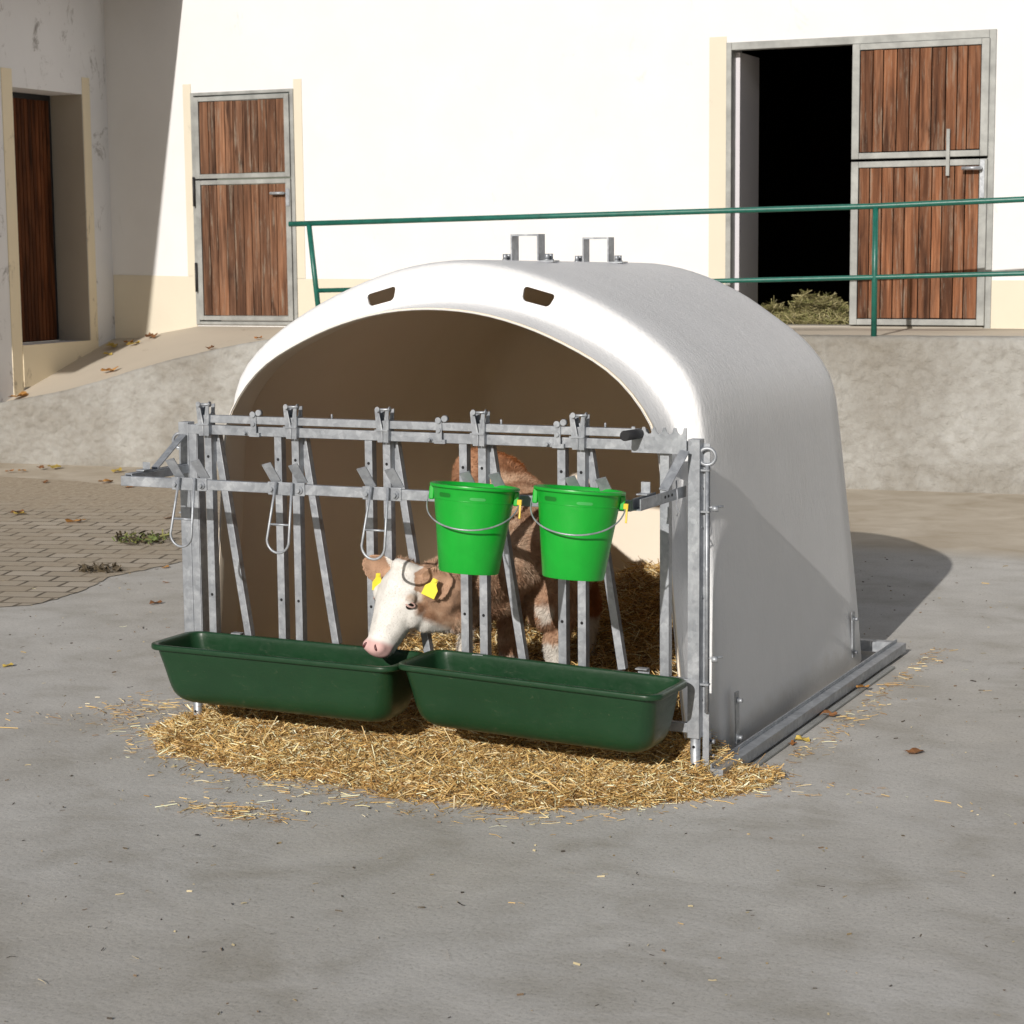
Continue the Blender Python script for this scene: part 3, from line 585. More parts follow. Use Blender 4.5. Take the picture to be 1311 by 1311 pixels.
# upright and swinging bars
gx = [.078, .447, .817, 1.186, 1.553]
S = .029
for k, x in enumerate(gx):
    if k:
        bm = bmesh.new(); box(bm, x-.072-S/2, x-.072+S/2, -.016, .015, .346, 1.0925)
        for z in (1.012, .505): disc(bm, (x-.072, -.0158, z), (0, -1, 0), .0055, .001, mi=1)
        obj('upright_bar', bm, [GALV, HOLE], fence, bevel=.002)
    bm = bmesh.new(); box(bm, x-S/2-.002, x+S/2-.002, -.038, -.0215, .346, 1.0925) if False else box(bm, x-S/2, x+S/2, -.016, .015, .346, 1.0925)
    for z in (1.012, .505): disc(bm, (x, -.0158, z), (0, -1, 0), .0055, .001, mi=1)
    obj('upright_bar', bm, [GALV, HOLE], fence, bevel=.002)
    bm = bmesh.new(); bar(bm, (x+.006, .031, 1.12), (x+.130, .031, .35), .028, .028); fobj('swinging_bar', bm)
    # wedge shaped cap that guides the sliding rail
    bm = bmesh.new(); w0, w1 = .018, .027
    for y0, y1 in ((-.040, -.036), (-.002, .002)):
        v = [bm.verts.new(q) for q in ((x-w0, y0, 1.09), (x+w0, y0, 1.09), (x+w1, y0-.004, 1.205), (x-w1, y0-.004, 1.205), (x-w0, y1, 1.09), (x+w0, y1, 1.09), (x+w1, y1-.004, 1.205), (x-w1, y1-.004, 1.205))]
        if y0 < 0:   # split front plate: a V notch in its upper middle
            bmesh.ops.delete(bm, geom=v, context='VERTS')
            for sg in (-1, 1):
                v = [bm.verts.new(q) for q in ((x+sg*w0, y0, 1.09), (x+sg*.001, y0, 1.09), (x+sg*.001, y0, 1.135), (x+sg*.014, y0-.004, 1.203), (x+sg*w1, y0-.004, 1.205),
                     (x+sg*w0, y1, 1.09), (x+sg*.001, y1, 1.09), (x+sg*.001, y1, 1.135), (x+sg*.014, y1-.004, 1.203), (x+sg*w1, y1-.004, 1.205))]
                bm.faces.new(v[:5]); bm.faces.new(v[5:][::-1])
                for i in range(5): bm.faces.new((v[i], v[(i+1) % 5], v[5+(i+1) % 5], v[5+i]))
        else:
            for q in ((0, 1, 2, 3), (7, 6, 5, 4), (0, 4, 5, 1), (1, 5, 6, 2), (2, 6, 7, 3), (3, 7, 4, 0)): bm.faces.new([v[i] for i in q])
    bar(bm, (x-w0-.001, -.019, 1.09), (x-w1-.001, -.021, 1.205), .042, .004, (0, 1, 0)); bar(bm, (x+w0+.001, -.019, 1.09), (x+w1-.004, -.021, 1.17), .042, .004, (0, 1, 0))
    box(bm, x-w0-.012, x+w0+.004, -.045, -.040, 1.128, 1.134); tube(bm, [(x-.02, -.046, 1.203), (x+.036, -.046, 1.205)], .0045, 8)
    disc(bm, (x+.03, -.046, 1.205), (1, 0, 0), .010, .004); disc(bm, (x-.012, -.052, 1.205), (0, -1, 0), .009, .004)
    bm.normal_update(); fobj('wedge_cap', bm, bev=0)
bm = bmesh.new(); box(bm, 1.832, 1.864, -.016, .015, .346, 1.0925); fobj('upright_bar', bm)
for x in (.287, 1.033, 1.476):
    bm = bmesh.new(); box(bm, x-.011, x+.011, -.036, -.031, 1.10, 1.178); disc(bm, (x, -.036, 1.172), (0, -1, 0), .011, .006); disc(bm, (x, -.036, 1.138), (0, -1, 0), .008, .006)
    disc(bm, (x+.021, -.02, 1.178), (0, -1, 0), .011, .016); box(bm, x-.02, x+.022, -.034, -.0215, 1.092, 1.106)
    for xx in (x-.04,): bolt(bm, (xx, -.021, 1.104), (0, -1, 0), .006, .014)
    fobj('hinge_plate', bm, bev=0)
# toothed catch and black grip
bm = bmesh.new(); prof = [(1.742, 1.088)]; x = 1.742; yb = -.037
top = [(1.742, 1.172)]
for k in range(5):
    a = 1.752+k*.036; top += [(a, 1.172), (a+.004, 1.158), (a+.012, 1.150), (a+.022, 1.152), (a+.028, 1.172)]
top += [(1.932, 1.172), (1.932, 1.088)]
pts = prof+top; A = [bm.verts.new((a, yb, b_)) for a, b_ in pts]; C_ = [bm.verts.new((a, yb+.005, b_)) for a, b_ in pts]
bm.faces.new(A); bm.faces.new(C_[::-1])
for i in range(len(A)): bm.faces.new((A[i], A[(i+1) % len(A)], C_[(i+1) % len(A)], C_[i]))
fobj('toothed_catch', bm, bev=0)
bm = bmesh.new(); tube(bm, [(1.775, .0, 1.150), (1.755, -.13, 1.150)], [.016, .017], 14); obj('grip', bm, BLACK, fence)
# bucket holder bar and arms
BY = -.38
bm = bmesh.new(); box(bm, -.035, 1.885, BY-.012, BY+.012, .942, .976)
fobj('holder_bar', bm)
bm = bmesh.new(); box(bm, 1.888, 1.918, BY-.014, .0, .946, .950); box(bm, 1.9145, 1.9185, BY-.014, -.0, .9505, .982); box(bm, 1.8875, 1.8915, BY-.014, -.2, .9505, .982); box(bm, 1.885, 1.892, BY-.0115, BY+.0115, .9505, .979)
box(bm, 1.868, 1.905, -.31, -.27, .984, .988); box(bm, 1.870, 1.90, -.273, -.268, .988, 1.022)
for y in (-.19, -.16, -.13): disc(bm, (1.9187, y, .966), (1, 0, 0), .005, .0012, mi=1)
obj('holder_arm', bm, [GALV, HOLE], fence)
bm = bmesh.new(); bar(bm, (1.905, -.17, .985), (1.93, -.045, 1.10), .034, .006, (1, 0, 0)); fobj('brace', bm)
bm = bmesh.new(); box(bm, -.035, -.005, BY+.0125, -.02, .978, .983); box(bm, -.036, -.031, BY+.0125, -.02, .95, .978); box(bm, -.009, -.004, BY+.0125, -.02, .95, .978); box(bm, -.036, -.002, -.30, -.26, .984, .989); box(bm, -.036, -.005, -.26, -.256, .984, 1.012); fobj('holder_arm', bm)
bm = bmesh.new(); bar(bm, (-.02, -.21, .985), (-.02, -.03, 1.09), .03, .006, (1, 0, 0)); fobj('brace', bm)
# pin chain at the right arm
bm = bmesh.new(); tube(bm, [(1.922, -.10, 1.01), (1.926, -.10, .95), (1.922, -.10, .93), (1.930, -.10, .91), (1.924, -.10, .895)], .002, 6); fobj('linch_pin', bm, bev=0)
for k, xh in enumerate((.254, .643, 1.008, 1.385, 1.752)):
    bm = bmesh.new(); box(bm, xh-.072, xh+.072, BY-.017, BY-.0125, .938, .982)
    holder = fobj('bucket_holder', bm)
    for s in (-1, 1):
        bm = bmesh.new(); bar(bm, (xh+s*.052+.006, BY-.0, .979), (xh+s*.052-.012, BY-.035, 1.045), .036, .004, (1, 0, .25)); obj('tab', bm, GALV, holder)
        bm = bmesh.new(); disc(bm, (xh+s*.053, BY-.017, .958), (0, -1, 0), .013, .005); bolt(bm, (xh+s*.053, BY-.022, .958), (0, -1, 0), .008, .008); obj('bolt', bm, GALV, holder)
    if k < 3:
        bm = bmesh.new(); yb = BY-.028; R_ = .043; cz = .79; cx = xh-.017
        pts = [(xh-.031, yb, .984), (cx-R_, yb-.02, cz)]
        for j in range(1, 12):
            a = PI+PI*j/12; pts.append((cx+R_*math.cos(a), yb-.02, cz+R_*math.sin(a)))
        pts += [(cx+R_, yb-.02, cz), (xh+.031, yb, .984)]
        tube(bm, pts, .0045, 10); tube(bm, [(cx-R_+.003, yb-.013, .842), (cx+R_-.001, yb-.013, .842)], .0038, 8)
        obj('wire_loop', bm, mat_ring if False else GALV, holder)
# eye bolts with long rods
for x, zt, zb, R_ in ((1.990, 1.045, .235, .027), (-.052, 1.03, .36, .027)):
    bm = bmesh.new(); a0 = x if x > 1 else x-.002
    tube(bm, [(a0+R_*math.cos(a)*.98, 0.0+R_*math.cos(a)*.2, zt+.034+R_*math.sin(a)) for a in np.linspace(0, 2*PI, 24, endpoint=False)], .006, 8, closed=True)
    tube(bm, [(a0, 0, zt+.006), (a0, 0, zb)], .0065 if x > 1 else .005, 8)
    fobj('eye_bolt', bm, bev=0)
    s = 1 if x > 1 else -1; xa, xb = sorted((x-s*.022, x+s*.010))
    for z in (1.035, .90 if s > 0 else .8, .33): bm = bmesh.new(); box(bm, xa, xb, -.010, .010, z-.003, z+.003); fobj('rod_guide', bm, bev=0)
    if s > 0:
        for z in (.912, .415): bm = bmesh.new(); tube(bm, [(1.985, .004, z), (2.035, .03, z+.004)], .004, 8); disc(bm, (2.003, .012, z-.003), (1, .3, 0), .010, .02); fobj('clamp_bolt', bm, bev=0)

# ------------------------------------------------------------------ troughs
def rrect(hx, hy, r, n=7):
    out = []
    for cx, cy_, a0 in ((hx-r, hy-r, 0), (-hx+r, hy-r, PI/2), (-hx+r, -hy+r, PI), (hx-r, -hy+r, 1.5*PI)):
        for k in range(n+1):
            a = a0+PI/2*k/n; out.append((cx+r*math.cos(a), cy_+r*math.sin(a)))
    return out
def make_trough(name, cx, cyy, z, hx, hy, tilt, label, rz):
    t = thing(name, label, 'feed trough', (cx, cyy, z-.205), 0, None)
    bm = bmesh.new(); rs = []
    prof = [(-.020, 0, .060), (-.004, 0, .060), (0, .003, .058), (0, .022, .045), (-.004, .026, .042), (-.03, .030, .045), (-.09, .040, .05), (-.135, .047, .055), (-.178, .056, .06), (-.200, .072, .06), (-.214, .098, .05), (-.219, .125, .03)]
    for dz, ins, r in prof: rs.append([bm.verts.new((x, y+ins*.25*(1 if ins > .03 else 0), .205+dz)) for x, y in rrect(hx-ins, hy-ins*.72, min(r, hy-ins*.72-.002))])
    for i in range(len(rs)-1):
        n_ = len(rs[0])
        for k in range(n_): bm.faces.new((rs[i][k], rs[i][(k+1) % n_], rs[i+1][(k+1) % n_], rs[i+1][k]))
    bm.faces.new(rs[-1]); bmesh.ops.rotate(bm, verts=bm.verts[:], cent=(0, 0, .205), matrix=Matrix.Rotation(tilt, 3, 'Y'))
    bmesh.ops.rotate(bm, verts=bm.verts[:], cent=(0, 0, 0), matrix=Matrix.Rotation(rz, 3, 'Z'))
    b = obj('basin', bm, TROUGH, t, shift=False, smooth=True)
    s = b.modifiers.new('s', 'SOLIDIFY'); s.thickness = .005; s.offset = -1
    sb = b.modifiers.new('b', 'SUBSURF'); sb.levels = 1; sb.render_levels = 1
    for sx in (-.3, .3):
        bm = bmesh.new(); box(bm, sx-.02, sx+.02, hy-.012, hy+.014, .207, .211); box(bm, sx-.02, sx+.02, hy+.012, hy+.016, .16, .2065)
        obj('hanging_hook', bm, GALV, t, shift=False)
    return t
make_trough('feed_trough', .505, -.197, .372, .497, .148, .006, 'dark green plastic feed trough under the calf\'s muzzle, with three wire loops hanging above', 0.0)
make_trough('feed_trough', 1.484, -.200, .371, .478, .150, .026, 'dark green plastic feed trough under the two bright green buckets', -.02)

# ------------------------------------------------------------------ buckets
def make_bucket(cx, cyy, zb, label, rz):
    t = thing('bucket', label, 'bucket', (cx, cyy, zb), rz, 'bright green buckets hooked on the feeding fence')
    prof = [(.0, .006), (.099, .004), (.104, 0), (.107, .003), (.1265, .13), (.1405, .215), (.1455, .245), (.1475, .249), (.1585, .251), (.160, .255), (.159, .259), (.150, .261), (.1455, .259)]
    prof2 = [(.1405, .235), (.1225, .13), (.102, .012), (.0, .012)]
    bm = bmesh.new(); n = 64; rows = []
    for r, z in prof+prof2:
        if r == 0: rows.append([bm.verts.new((0, 0, z))]); continue
        rows.append([bm.verts.new((r*math.cos(2*PI*k/n), r*math.sin(2*PI*k/n), z)) for k in range(n)])
    for i in range(len(rows)-1):
        A, C_ = rows[i], rows[i+1]
        for k in range(n):
            if len(A) == 1: bm.faces.new((A[0], C_[(k+1) % n], C_[k]))
            elif len(C_) == 1: bm.faces.new((A[k], A[(k+1) % n], C_[0]))
            else: bm.faces.new((A[k], A[(k+1) % n], C_[(k+1) % n], C_[k]))
    b = obj('body', bm, BUCKET, t, shift=False, smooth=True)
    try: b.data.set_sharp_from_angle(angle=math.radians(55))
    except Exception: pass
    def surf(a, z, off=0): r = interp(z, [0, .13, .245], [.105, .1265, .1455])+off; return Vector((r*math.cos(a), r*math.sin(a), z))
    for a0, a1, z, hh in ((-2.42, -2.02, .229, .006), (-1.52, -1.12, .224, .004)):
        bm = bmesh.new(); V1 = []
        m_ = 16
        top_, bot_ = [], []
        for k in range(m_+1):
            s_ = k/m_; h_ = hh*min(1, math.sqrt(max(0, 1-(2*s_-1)**8))); a = lerp(a0, a1, s_)
            top_.append(bm.verts.new(surf(a, z+h_+.0005, .0012))); bot_.append(bm.verts.new(surf(a, z-h_-.0005, .0012)))
        for k in range(m_): bm.faces.new((bot_[k], bot_[k+1], top_[k+1], top_[k]))
        obj('moulded_slot', bm, SLOTM if hh > .005 else mat_edge, b, shift=False)
    bm = bmesh.new()
    for k in range(17):
        pass
    tube(bm, [surf(a, .215, -.0005) for a in np.linspace(-PI*.98, -.02*PI, 30)], .0016, 6); obj('rib', bm, BUCKET, b, shift=False)
    # ears
    for s in (-1, 1):
        bm = bmesh.new(); v0 = .146*s; x0, x1 = sorted((s*.142, s*.160)); box(bm, x0, x1, -.016, .012, .208, .250); obj('lug', bm, BUCKET, b, shift=False, bevel=.004)
    # wire bail
    bm = bmesh.new(); pts = []
    pts.append(Vector((-.150, 0, .232))); pts.append(Vector((-.163, -.004, .226)))
    for k in range(1, 30):
        s_ = k/30; a = PI+PI*s_; drop = math.sin(PI*s_)**.8*.088; z = .222-drop; r = .162+.012*math.sin(PI*s_)
        sidew = .163*math.cos(a); pts.append(Vector((sidew*(1+.05*(s_ < .5)*math.sin(PI*s_)), -abs(r*math.sin(a))**1.0*.98, z)))
    pts.append(Vector((.163, -.004, .222))); pts.append(Vector((.150, 0, .232)))
    tube(bm, pts, .0026, 8); obj('bail', bm, GALV, t, shift=False)
    bm = bmesh.new(); box(bm, .156, .172, -.018, .004, .212, .228); bar(bm, (.168, -.014, .214), (.169, -.020, .172), .007, .007); obj('clip', bm, YELLOW, t, shift=False, bevel=.0015)
    t.scale = (.885, .885, 1.05)
    t.rotation_euler = (math.radians(-4.5), math.radians(4.2), rz)
    return t
mat_edge = simple('pale_embossed_plastic', (.06, .40, .09), .45)
make_bucket(1.400, -.548, .748, 'bright green bucket hanging on the fence, nearer the calf\'s head', math.radians(17))
make_bucket(1.757, -.548, .752, 'bright green bucket hanging on the fence, nearer the right post', math.radians(17))

# ------------------------------------------------------------------ calf
calf = thing('calf', 'young brown calf with white face reaching through the fence over the trough', 'calf', (.85, .8, .1))
sb = bmesh.new()
def ball(c, r, mat=None):
    if not isinstance(r, tuple): r = (r, r, r)
    m_ = Matrix.Translation(c) @ (mat.to_4x4() if mat else Matrix.Identity(4)) @ Matrix.Diagonal((*r, 1))
    bmesh.ops.create_icosphere(sb, subdivisions=2, radius=1, matrix=m_)
def chain(*pts, mat=None):
    for (c0, r0_), (c1, r1_) in zip(pts[:-1], pts[1:]):
        c0v, c1v = Vector(c0), Vector(c1); a = r0_ if isinstance(r0_, tuple) else (r0_,)*3; b_ = r1_ if isinstance(r1_, tuple) else (r1_,)*3
        n_ = max(2, int((c1v-c0v).length/(min(min(a), min(b_))*.28)))
        for k in range(n_+1):
            t = k/n_; ball(c0v.lerp(c1v, t), tuple(lerp(a[i], b_[i], t) for i in range(3)), mat)
# torso
RB = Matrix.Rotation(math.atan2(.78, -.62), 3, 'Z')
chain(((.56, 1.32, .77), (.12, .12, .14)), ((.63, 1.18, .77), (.15, .15, .175)), ((.85, .98, .665), (.17, .205, .19)), ((1.02, .77, .645), (.17, .20, .19)), ((1.13, .60, .65), (.15, .17, .19)), ((1.19, .49, .62), (.10, .135, .155)), mat=RB)
ball((.60, 1.15, .84), .118); ball((.66, 1.24, .82), .10); ball((1.13, .66, .80), (.07, .09, .05), RB)
chain(((1.20, .50, .50), .10), ((1.20, .47, .44), .075))
# neck
chain(((1.14, .50, .66), (.13, .14, .15)), ((1.12, .30, .64), (.10, .12, .135)), ((1.065, .13, .615), (.085, .10, .125)), ((1.02, .01, .585), (.078, .085, .115)), ((.96, -.055, .58), (.07, .075, .09)), ((.925, -.07, .58), (.07, .07, .08)))
chain(((1.11, .32, .54), (.06, .08, .10)), ((1.05, .07, .50), (.05, .06, .08)), ((.98, -.06, .50), (.05, .05, .065)))
# head frame
dn = Vector((-.045, -.10, -.25)).normalized(); nf = Vector((-.28, -.88, .2)); nf = (nf-dn*nf.dot(dn)).normalized(); la = dn.cross(nf).normalized()
if la.x < 0: la = -la        # the calf's left, to the right in the picture
HM = Matrix((la, nf, dn)).transposed()      # columns: lateral, face normal, down the face
H0 = Vector((.915, -.090, .668)); HS = 1.08           # poll, head scale
def H(l, n, d): return H0+(la*l+nf*n+dn*d)*HS
HEAD0 = len(sb.verts)
_b = ball
def ball(c, r, mat=None): _b(c, tuple(q*HS for q in (r if isinstance(r, tuple) else (r,)*3)), mat)
chain((H(0, -.03, .005), (.055, .05, .035)), (H(0, -.03, .06), (.082, .072, .05)), (H(0, -.03, .11), (.083, .072, .05)), (H(0, -.03, .16), (.070, .068, .05)), (H(0, -.02, .21), (.056, .056, .04)), (H(0, -.012, .255), (.047, .046, .03)), (H(0, -.010, .278), (.045, .042, .022)), mat=HM)
for s in (-1, 1):
    ball(H(s*.066, -.004, .095), (.022, .028, .03), HM)           # brow
    ball(H(s*.062, -.055, .125), (.028, .045, .055), HM)          # cheek
    ball(H(s*.027, .012, .268), (.020, .022, .022), HM)           # nostril wing
chain((H(0, -.085, .10), (.045, .035, .05)), (H(0, -.070, .19), (.034, .026, .04)), (H(0, -.048, .26), (.030, .022, .02)), mat=HM)   # jaw
ball(H(0, .0, .0), (.04, .04, .03), HM)
ball = _b
# legs
chain(((1.08, .52, .58), .085), ((1.065, .47, .44), .058), ((1.055, .45, .33), .043), ((1.05, .46, .26), .033), ((1.05, .46, .14), .031), ((1.05, .445, .11), .038), ((1.05, .43, .06), .042))
chain(((1.26, .58, .58), .085), ((1.235, .53, .44), .062), ((1.225, .50, .33), .050), ((1.22, .51, .26), .042), ((1.215, .51, .14), .037), ((1.215, .495, .11), .043), ((1.215, .48, .06), .045))
chain(((.90, 1.22, .66), (.10, .12, .13)), ((1.02, 1.14, .50), .075), ((1.04, 1.2, .40), .05), ((1.05, 1.24, .33), .040), ((1.06, 1.17, .18), .031), ((1.06, 1.14, .06), .040))
chain(((.56, 1.20, .66), (.09, .11, .13)), ((.54, 1.10, .50), .07), ((.53, 1.16, .40), .045), ((.53, 1.20, .33), .038), ((.54, 1.12, .18), .03), ((.54, 1.09, .06), .038))
# ears: a hollowed leaf shape each
def ear(root, tip, face, wid):
    root, tip, face = Vector(root), Vector(tip), Vector(face); ax = tip-root; Ln = ax.length; ax.normalize(); face = (face-ax*face.dot(ax)).normalized(); sd_ = ax.cross(face)
    nu_, nv_ = 14, 10; top_, bot_ = [], []
    for i in range(nu_+1):
        s_ = i/nu_; wv = wid*(math.sin(PI*min(1, (s_*.88+.12)))**.62)*(1 if s_ < .98 else .35); r1, r2 = [], []
        for j in range(nv_+1):
            q = 2*j/nv_-1; p_ = root+ax*(Ln*s_)+sd_*(wv*q)+face*(wv*.55*q*q-.004); r1.append(sb.verts.new(p_+face*.004)); r2.append(sb.verts.new(p_-face*.006))
        top_.append(r1); bot_.append(r2)
    for i in range(nu_):
        for j in range(nv_): sb.faces.new((top_[i][j], top_[i][j+1], top_[i+1][j+1], top_[i+1][j])); sb.faces.new((bot_[i][j], bot_[i+1][j], bot_[i+1][j+1], bot_[i][j+1]))
    for i in range(nu_):
        for j, (A, C_) in ((0, (top_, bot_)), (nv_, (bot_, top_))): sb.faces.new((A[i][j], A[i+1][j], C_[i+1][j], C_[i][j]))
    for i, (A, C_) in ((0, (bot_, top_)), (nu_, (top_, bot_))):
        for j in range(nv_): sb.faces.new((A[i][j], A[i][j+1], C_[i][j+1], C_[i][j]))
    chain((tuple(root-ax*.02), .018), (tuple(root+ax*.02-face*.006), (.013, .013, .013)))
tocam = Vector((.48, -.86, .17)); imr = Vector((cy, sy, 0))
EL_root = H(-.064, -.040, .022); ER_root = H(.064, -.045, .038)
EL_tip = EL_root-imr*.118+Vector((0, 0, .050)); ER_tip = ER_root+imr*.112+Vector((0, -.01, .022))
ear(EL_root, EL_tip, tocam+Vector((-.35, 0, -.1)), .052); ear(ER_root, ER_tip, tocam+Vector((-.1, 0, -.15)), .060)
sme = bpy.data.meshes.new('body'); sb.to_mesh(sme); sb.free(); st = bpy.data.objects.new('calf_tmp', sme); COL.objects.link(st)
rm = st.modifiers.new('r', 'REMESH'); rm.mode = 'VOXEL'; rm.voxel_size = .0065
sm = st.modifiers.new('s', 'SMOOTH'); sm.factor = .5; sm.iterations = 7
bme = evalmesh(st); bpy.data.objects.remove(st, do_unlink=True)
nV = len(bme.vertices); co = np.empty(nV*3, np.float32); bme.vertices.foreach_get('co', co); co = co.reshape(-1, 3).astype(np.float64)
HMi = np.array(HM.transposed()); H0n = np.array(H0)
def vnoise(P, s, seed=0.0): return np.array([mn.noise(Vector((p[0]*s+seed, p[1]*s, p[2]*s))) for p in P])
def coat(P):
    n1 = vnoise(P, 9); n2 = vnoise(P, 30, 5.0); n3 = vnoise(P, 70, 9.)
    brown = np.array([.43, .265, .170]); dark = np.array([.27, .145, .085]); pale = np.array([.58, .41, .29])
    t = np.clip(.5+n1*.9+n2*.45+n3*.3, 0, 1)[:, None]; c = np.where(t < .5, dark+(brown-dark)*t*2, brown+(pale-brown)*(t-.5)*2)
    rump = np.clip((P[:, 1]-.95)/.25, 0, 1)[:, None]; c = c*(1-rump)+rump*(np.array([.30, .105, .035])*(.75+t*.5))
    h = (P-H0n)@HMi.T/HS; l, nn_, d = h[:, 0], h[:, 1], h[:, 2]
    inhead = (P[:, 1] < .03) & (d > -.09)
    # white blaze over the whole face; brown behind the eyes and over the cheeks
    edge = nn_+.095-np.clip(d-.13, 0, 1)*-.55-np.abs(l)*.25+n2*.010+n1*.01
    lim = np.where(l > 0, .088, .10)
    wf = np.clip((edge)/.012, 0, 1)*np.clip((lim-np.abs(l)+n2*.01+np.clip(d-.13, 0, 1)*.8)/.012, 0, 1)*inhead*(d > -.02)
    earm = inhead & (((l < -.074) & (d < .075)) | ((l > .052) & (nn_ < -.006) & (d < .066)) | ((l > .092) & (d < .10)))
    wf = wf*(~earm)
    jaw = np.clip((d-.13)/.02, 0, 1)*inhead; wf = np.maximum(wf, jaw)
    white = np.array([.80, .77, .72])*(.93+.12*n2[:, None]); c = c*(1-wf[:, None])+white*wf[:, None]
    # ears: sandy outside, pinkish inner shell
    ec = np.array([.42, .26, .17])*(1+.3*n2[:, None]); c = np.where(earm[:, None], ec, c)
    # pink muzzle
    pk = (np.clip((d-.243)/.016, 0, 1)*np.clip((nn_+.035)/.012, 0, 1)*inhead)[:, None]; c = c*(1-pk)+np.array([.66, .42, .39])*pk
    # white stockings and brisket
    legs = (P[:, 1] > .2)
    st_ = np.clip((.33+.03*n1-P[:, 2])/.02, 0, 1)*legs*(P[:, 0] > 1.14)+np.clip((.29+.03*n1-P[:, 2])/.02, 0, 1)*legs*(P[:, 0] <= 1.14)
    br = np.clip((.045-np.sqrt((P[:, 0]-1.22)**2+(P[:, 2]-.45)**2)+n2*.03)/.03, 0, 1)*(P[:, 1] < .6)*legs*.8
    s_ = np.clip(st_+br, 0, 1)[:, None]; c = c*(1-s_)+np.array([.60, .56, .50])*s_
    hoof = np.clip((.065-P[:, 2])/.005, 0, 1)[:, None]; c = c*(1-hoof)+np.array([.09, .07, .05])*hoof
    return np.clip(c, 0.01, .9)
cc = coat(co); ca = bme.color_attributes.new('tint', 'FLOAT_COLOR', 'POINT'); ca.data.foreach_set('color', np.concatenate([cc, np.ones((nV, 1))], 1).reshape(-1).astype(np.float32))
# short fur, laid along the body
nF = len(bme.polygons); bme.calc_loop_triangles()
tri = np.empty(len(bme.loop_triangles)*3, np.int32); bme.loop_triangles.foreach_get('vertices', tri); tri = tri.reshape(-1, 3)
a, b_, c_ = co[tri[:, 0]], co[tri[:, 1]], co[tri[:, 2]]; cr = np.cross(b_-a, c_-a); ar = np.linalg.norm(cr, axis=1); nr = cr/np.maximum(ar, 1e-12)[:, None]
tc_ = (a+b_+c_)/3
vis = (nr@np.array([.45, -.88, .15])) > -.45
wgt = ar*vis*np.where(tc_[:, 1] < .1, 1.6, 1.0); NF = 70000
pick = rng.choice(len(tri), NF, p=wgt/wgt.sum()); r1 = np.sqrt(rng.random(NF))[:, None]; r2 = rng.random(NF)[:, None]
P = a[pick]*(1-r1)+b_[pick]*(r1*(1-r2))+c_[pick]*(r1*r2); Nn = nr[pick]
h = (P-H0n)@HMi.T/HS; ishead = (P[:, 1] < .0) & (h[:, 2] > -.02)
keep = ~((h[:, 2] > .235) & ishead & (h[:, 1] > -.04)); eyep = [H(s*.074, -.008, .112) for s in (-1, 1)]
for e in eyep: keep &= np.linalg.norm(P-np.array(e), axis=1) > .024
P, Nn, h, ishead = P[keep], Nn[keep], h[keep], ishead[keep]; NF = len(P)
flow = np.where(ishead[:, None], np.array(dn)*1.0, np.array([-.45, .6, -.7])[None, :])
flow = flow+rng.normal(0, .25, (NF, 3)); curl = np.stack([vnoise(P, 26, 3.), vnoise(P, 26, 33.), vnoise(P, 26, 63.)], 1)
flow += curl*np.where(ishead, .3, 1.5)[:, None]
flow -= Nn*(flow*Nn).sum(1)[:, None]; flow /= np.linalg.norm(flow, axis=1)[:, None]+1e-9
Lh = np.where(ishead, .0065, .019)*rng.uniform(.6, 1.3, NF); dirv = flow*.86+Nn*rng.uniform(.2, .55, (NF, 1)); dirv /= np.linalg.norm(dirv, axis=1)[:, None]
side = np.cross(dirv, Nn); side /= np.linalg.norm(side, axis=1)[:, None]+1e-9; wd_ = .0012
V = np.stack([P-side*wd_-Nn*.001, P+side*wd_-Nn*.001, P+dirv*Lh[:, None]], 1)
fm = bpy.data.meshes.new('fur'); fm.vertices.add(NF*3); fm.vertices.foreach_set('co', V.reshape(-1).astype(np.float32)); fm.loops.add(NF*3); fm.loops.foreach_set('vertex_index', np.arange(NF*3, dtype=np.int32))
fm.polygons.add(NF); fm.polygons.foreach_set('loop_start', np.arange(0, NF*3, 3, dtype=np.int32)); fm.polygons.foreach_set('loop_total', np.full(NF, 3, np.int32)); fm.update()
fc = coat(P)*np.where(ishead, rng.uniform(.97, 1.08, NF), rng.uniform(.8, 1.25, NF))[:, None]; ca = fm.color_attributes.new('tint', 'FLOAT_COLOR', 'POINT'); ca.data.foreach_set('color', np.repeat(np.concatenate([np.clip(fc, 0, .85), np.ones((NF, 1))], 1), 3, axis=0).reshape(-1).astype(np.float32))
body = link('body', bme, COAT, calf, smooth=True)
link('fur', fm, COAT, calf)
for s in (-1, 1):
    e = H(s*.071, -.010, .112); bm = bmesh.new(); bmesh.ops.create_uvsphere(bm, u_segments=20, v_segments=14, radius=.0180, matrix=Matrix.Translation(e)); ey = obj('eye', bm, EYE, calf, smooth=True)
    bm = bmesh.new(); ax1 = (dn*1.0+nf*.1).normalized(); ax2 = (nf*.75+la*s*.55).normalized(); od = (la*s*.9+nf*.45).normalized()
    lidp = []
    for k in range(20):
        a_ = 2*PI*k/20; x_, y_ = math.cos(a_), math.sin(a_); lidp.append(Vector(e)+od*(.0165*math.sqrt(max(0, 1-(x_*.9)**2*.8))*.62+.004)+nf.cross(od)*0+dn*(y_*.0075)+od.cross(dn).normalized()*(x_*.016))
    tube(bm, lidp, .0038, 8, closed=True); obj('eyelid', bm, PINK, calf, smooth=True)
for s in (-1, 1):
    bm = bmesh.new(); q = H(s*.025, .027, .272); bmesh.ops.create_uvsphere(bm, u_segments=12, v_segments=8, radius=1, matrix=Matrix.Translation(q) @ HM.to_4x4() @ Matrix.Rotation(s*.5, 4, 'Y') @ Matrix.Diagonal((.006, .008, .013, 1))); obj('nostril', bm, simple('nostril_dark', (.10, .025, .025), .5), calf, smooth=True)
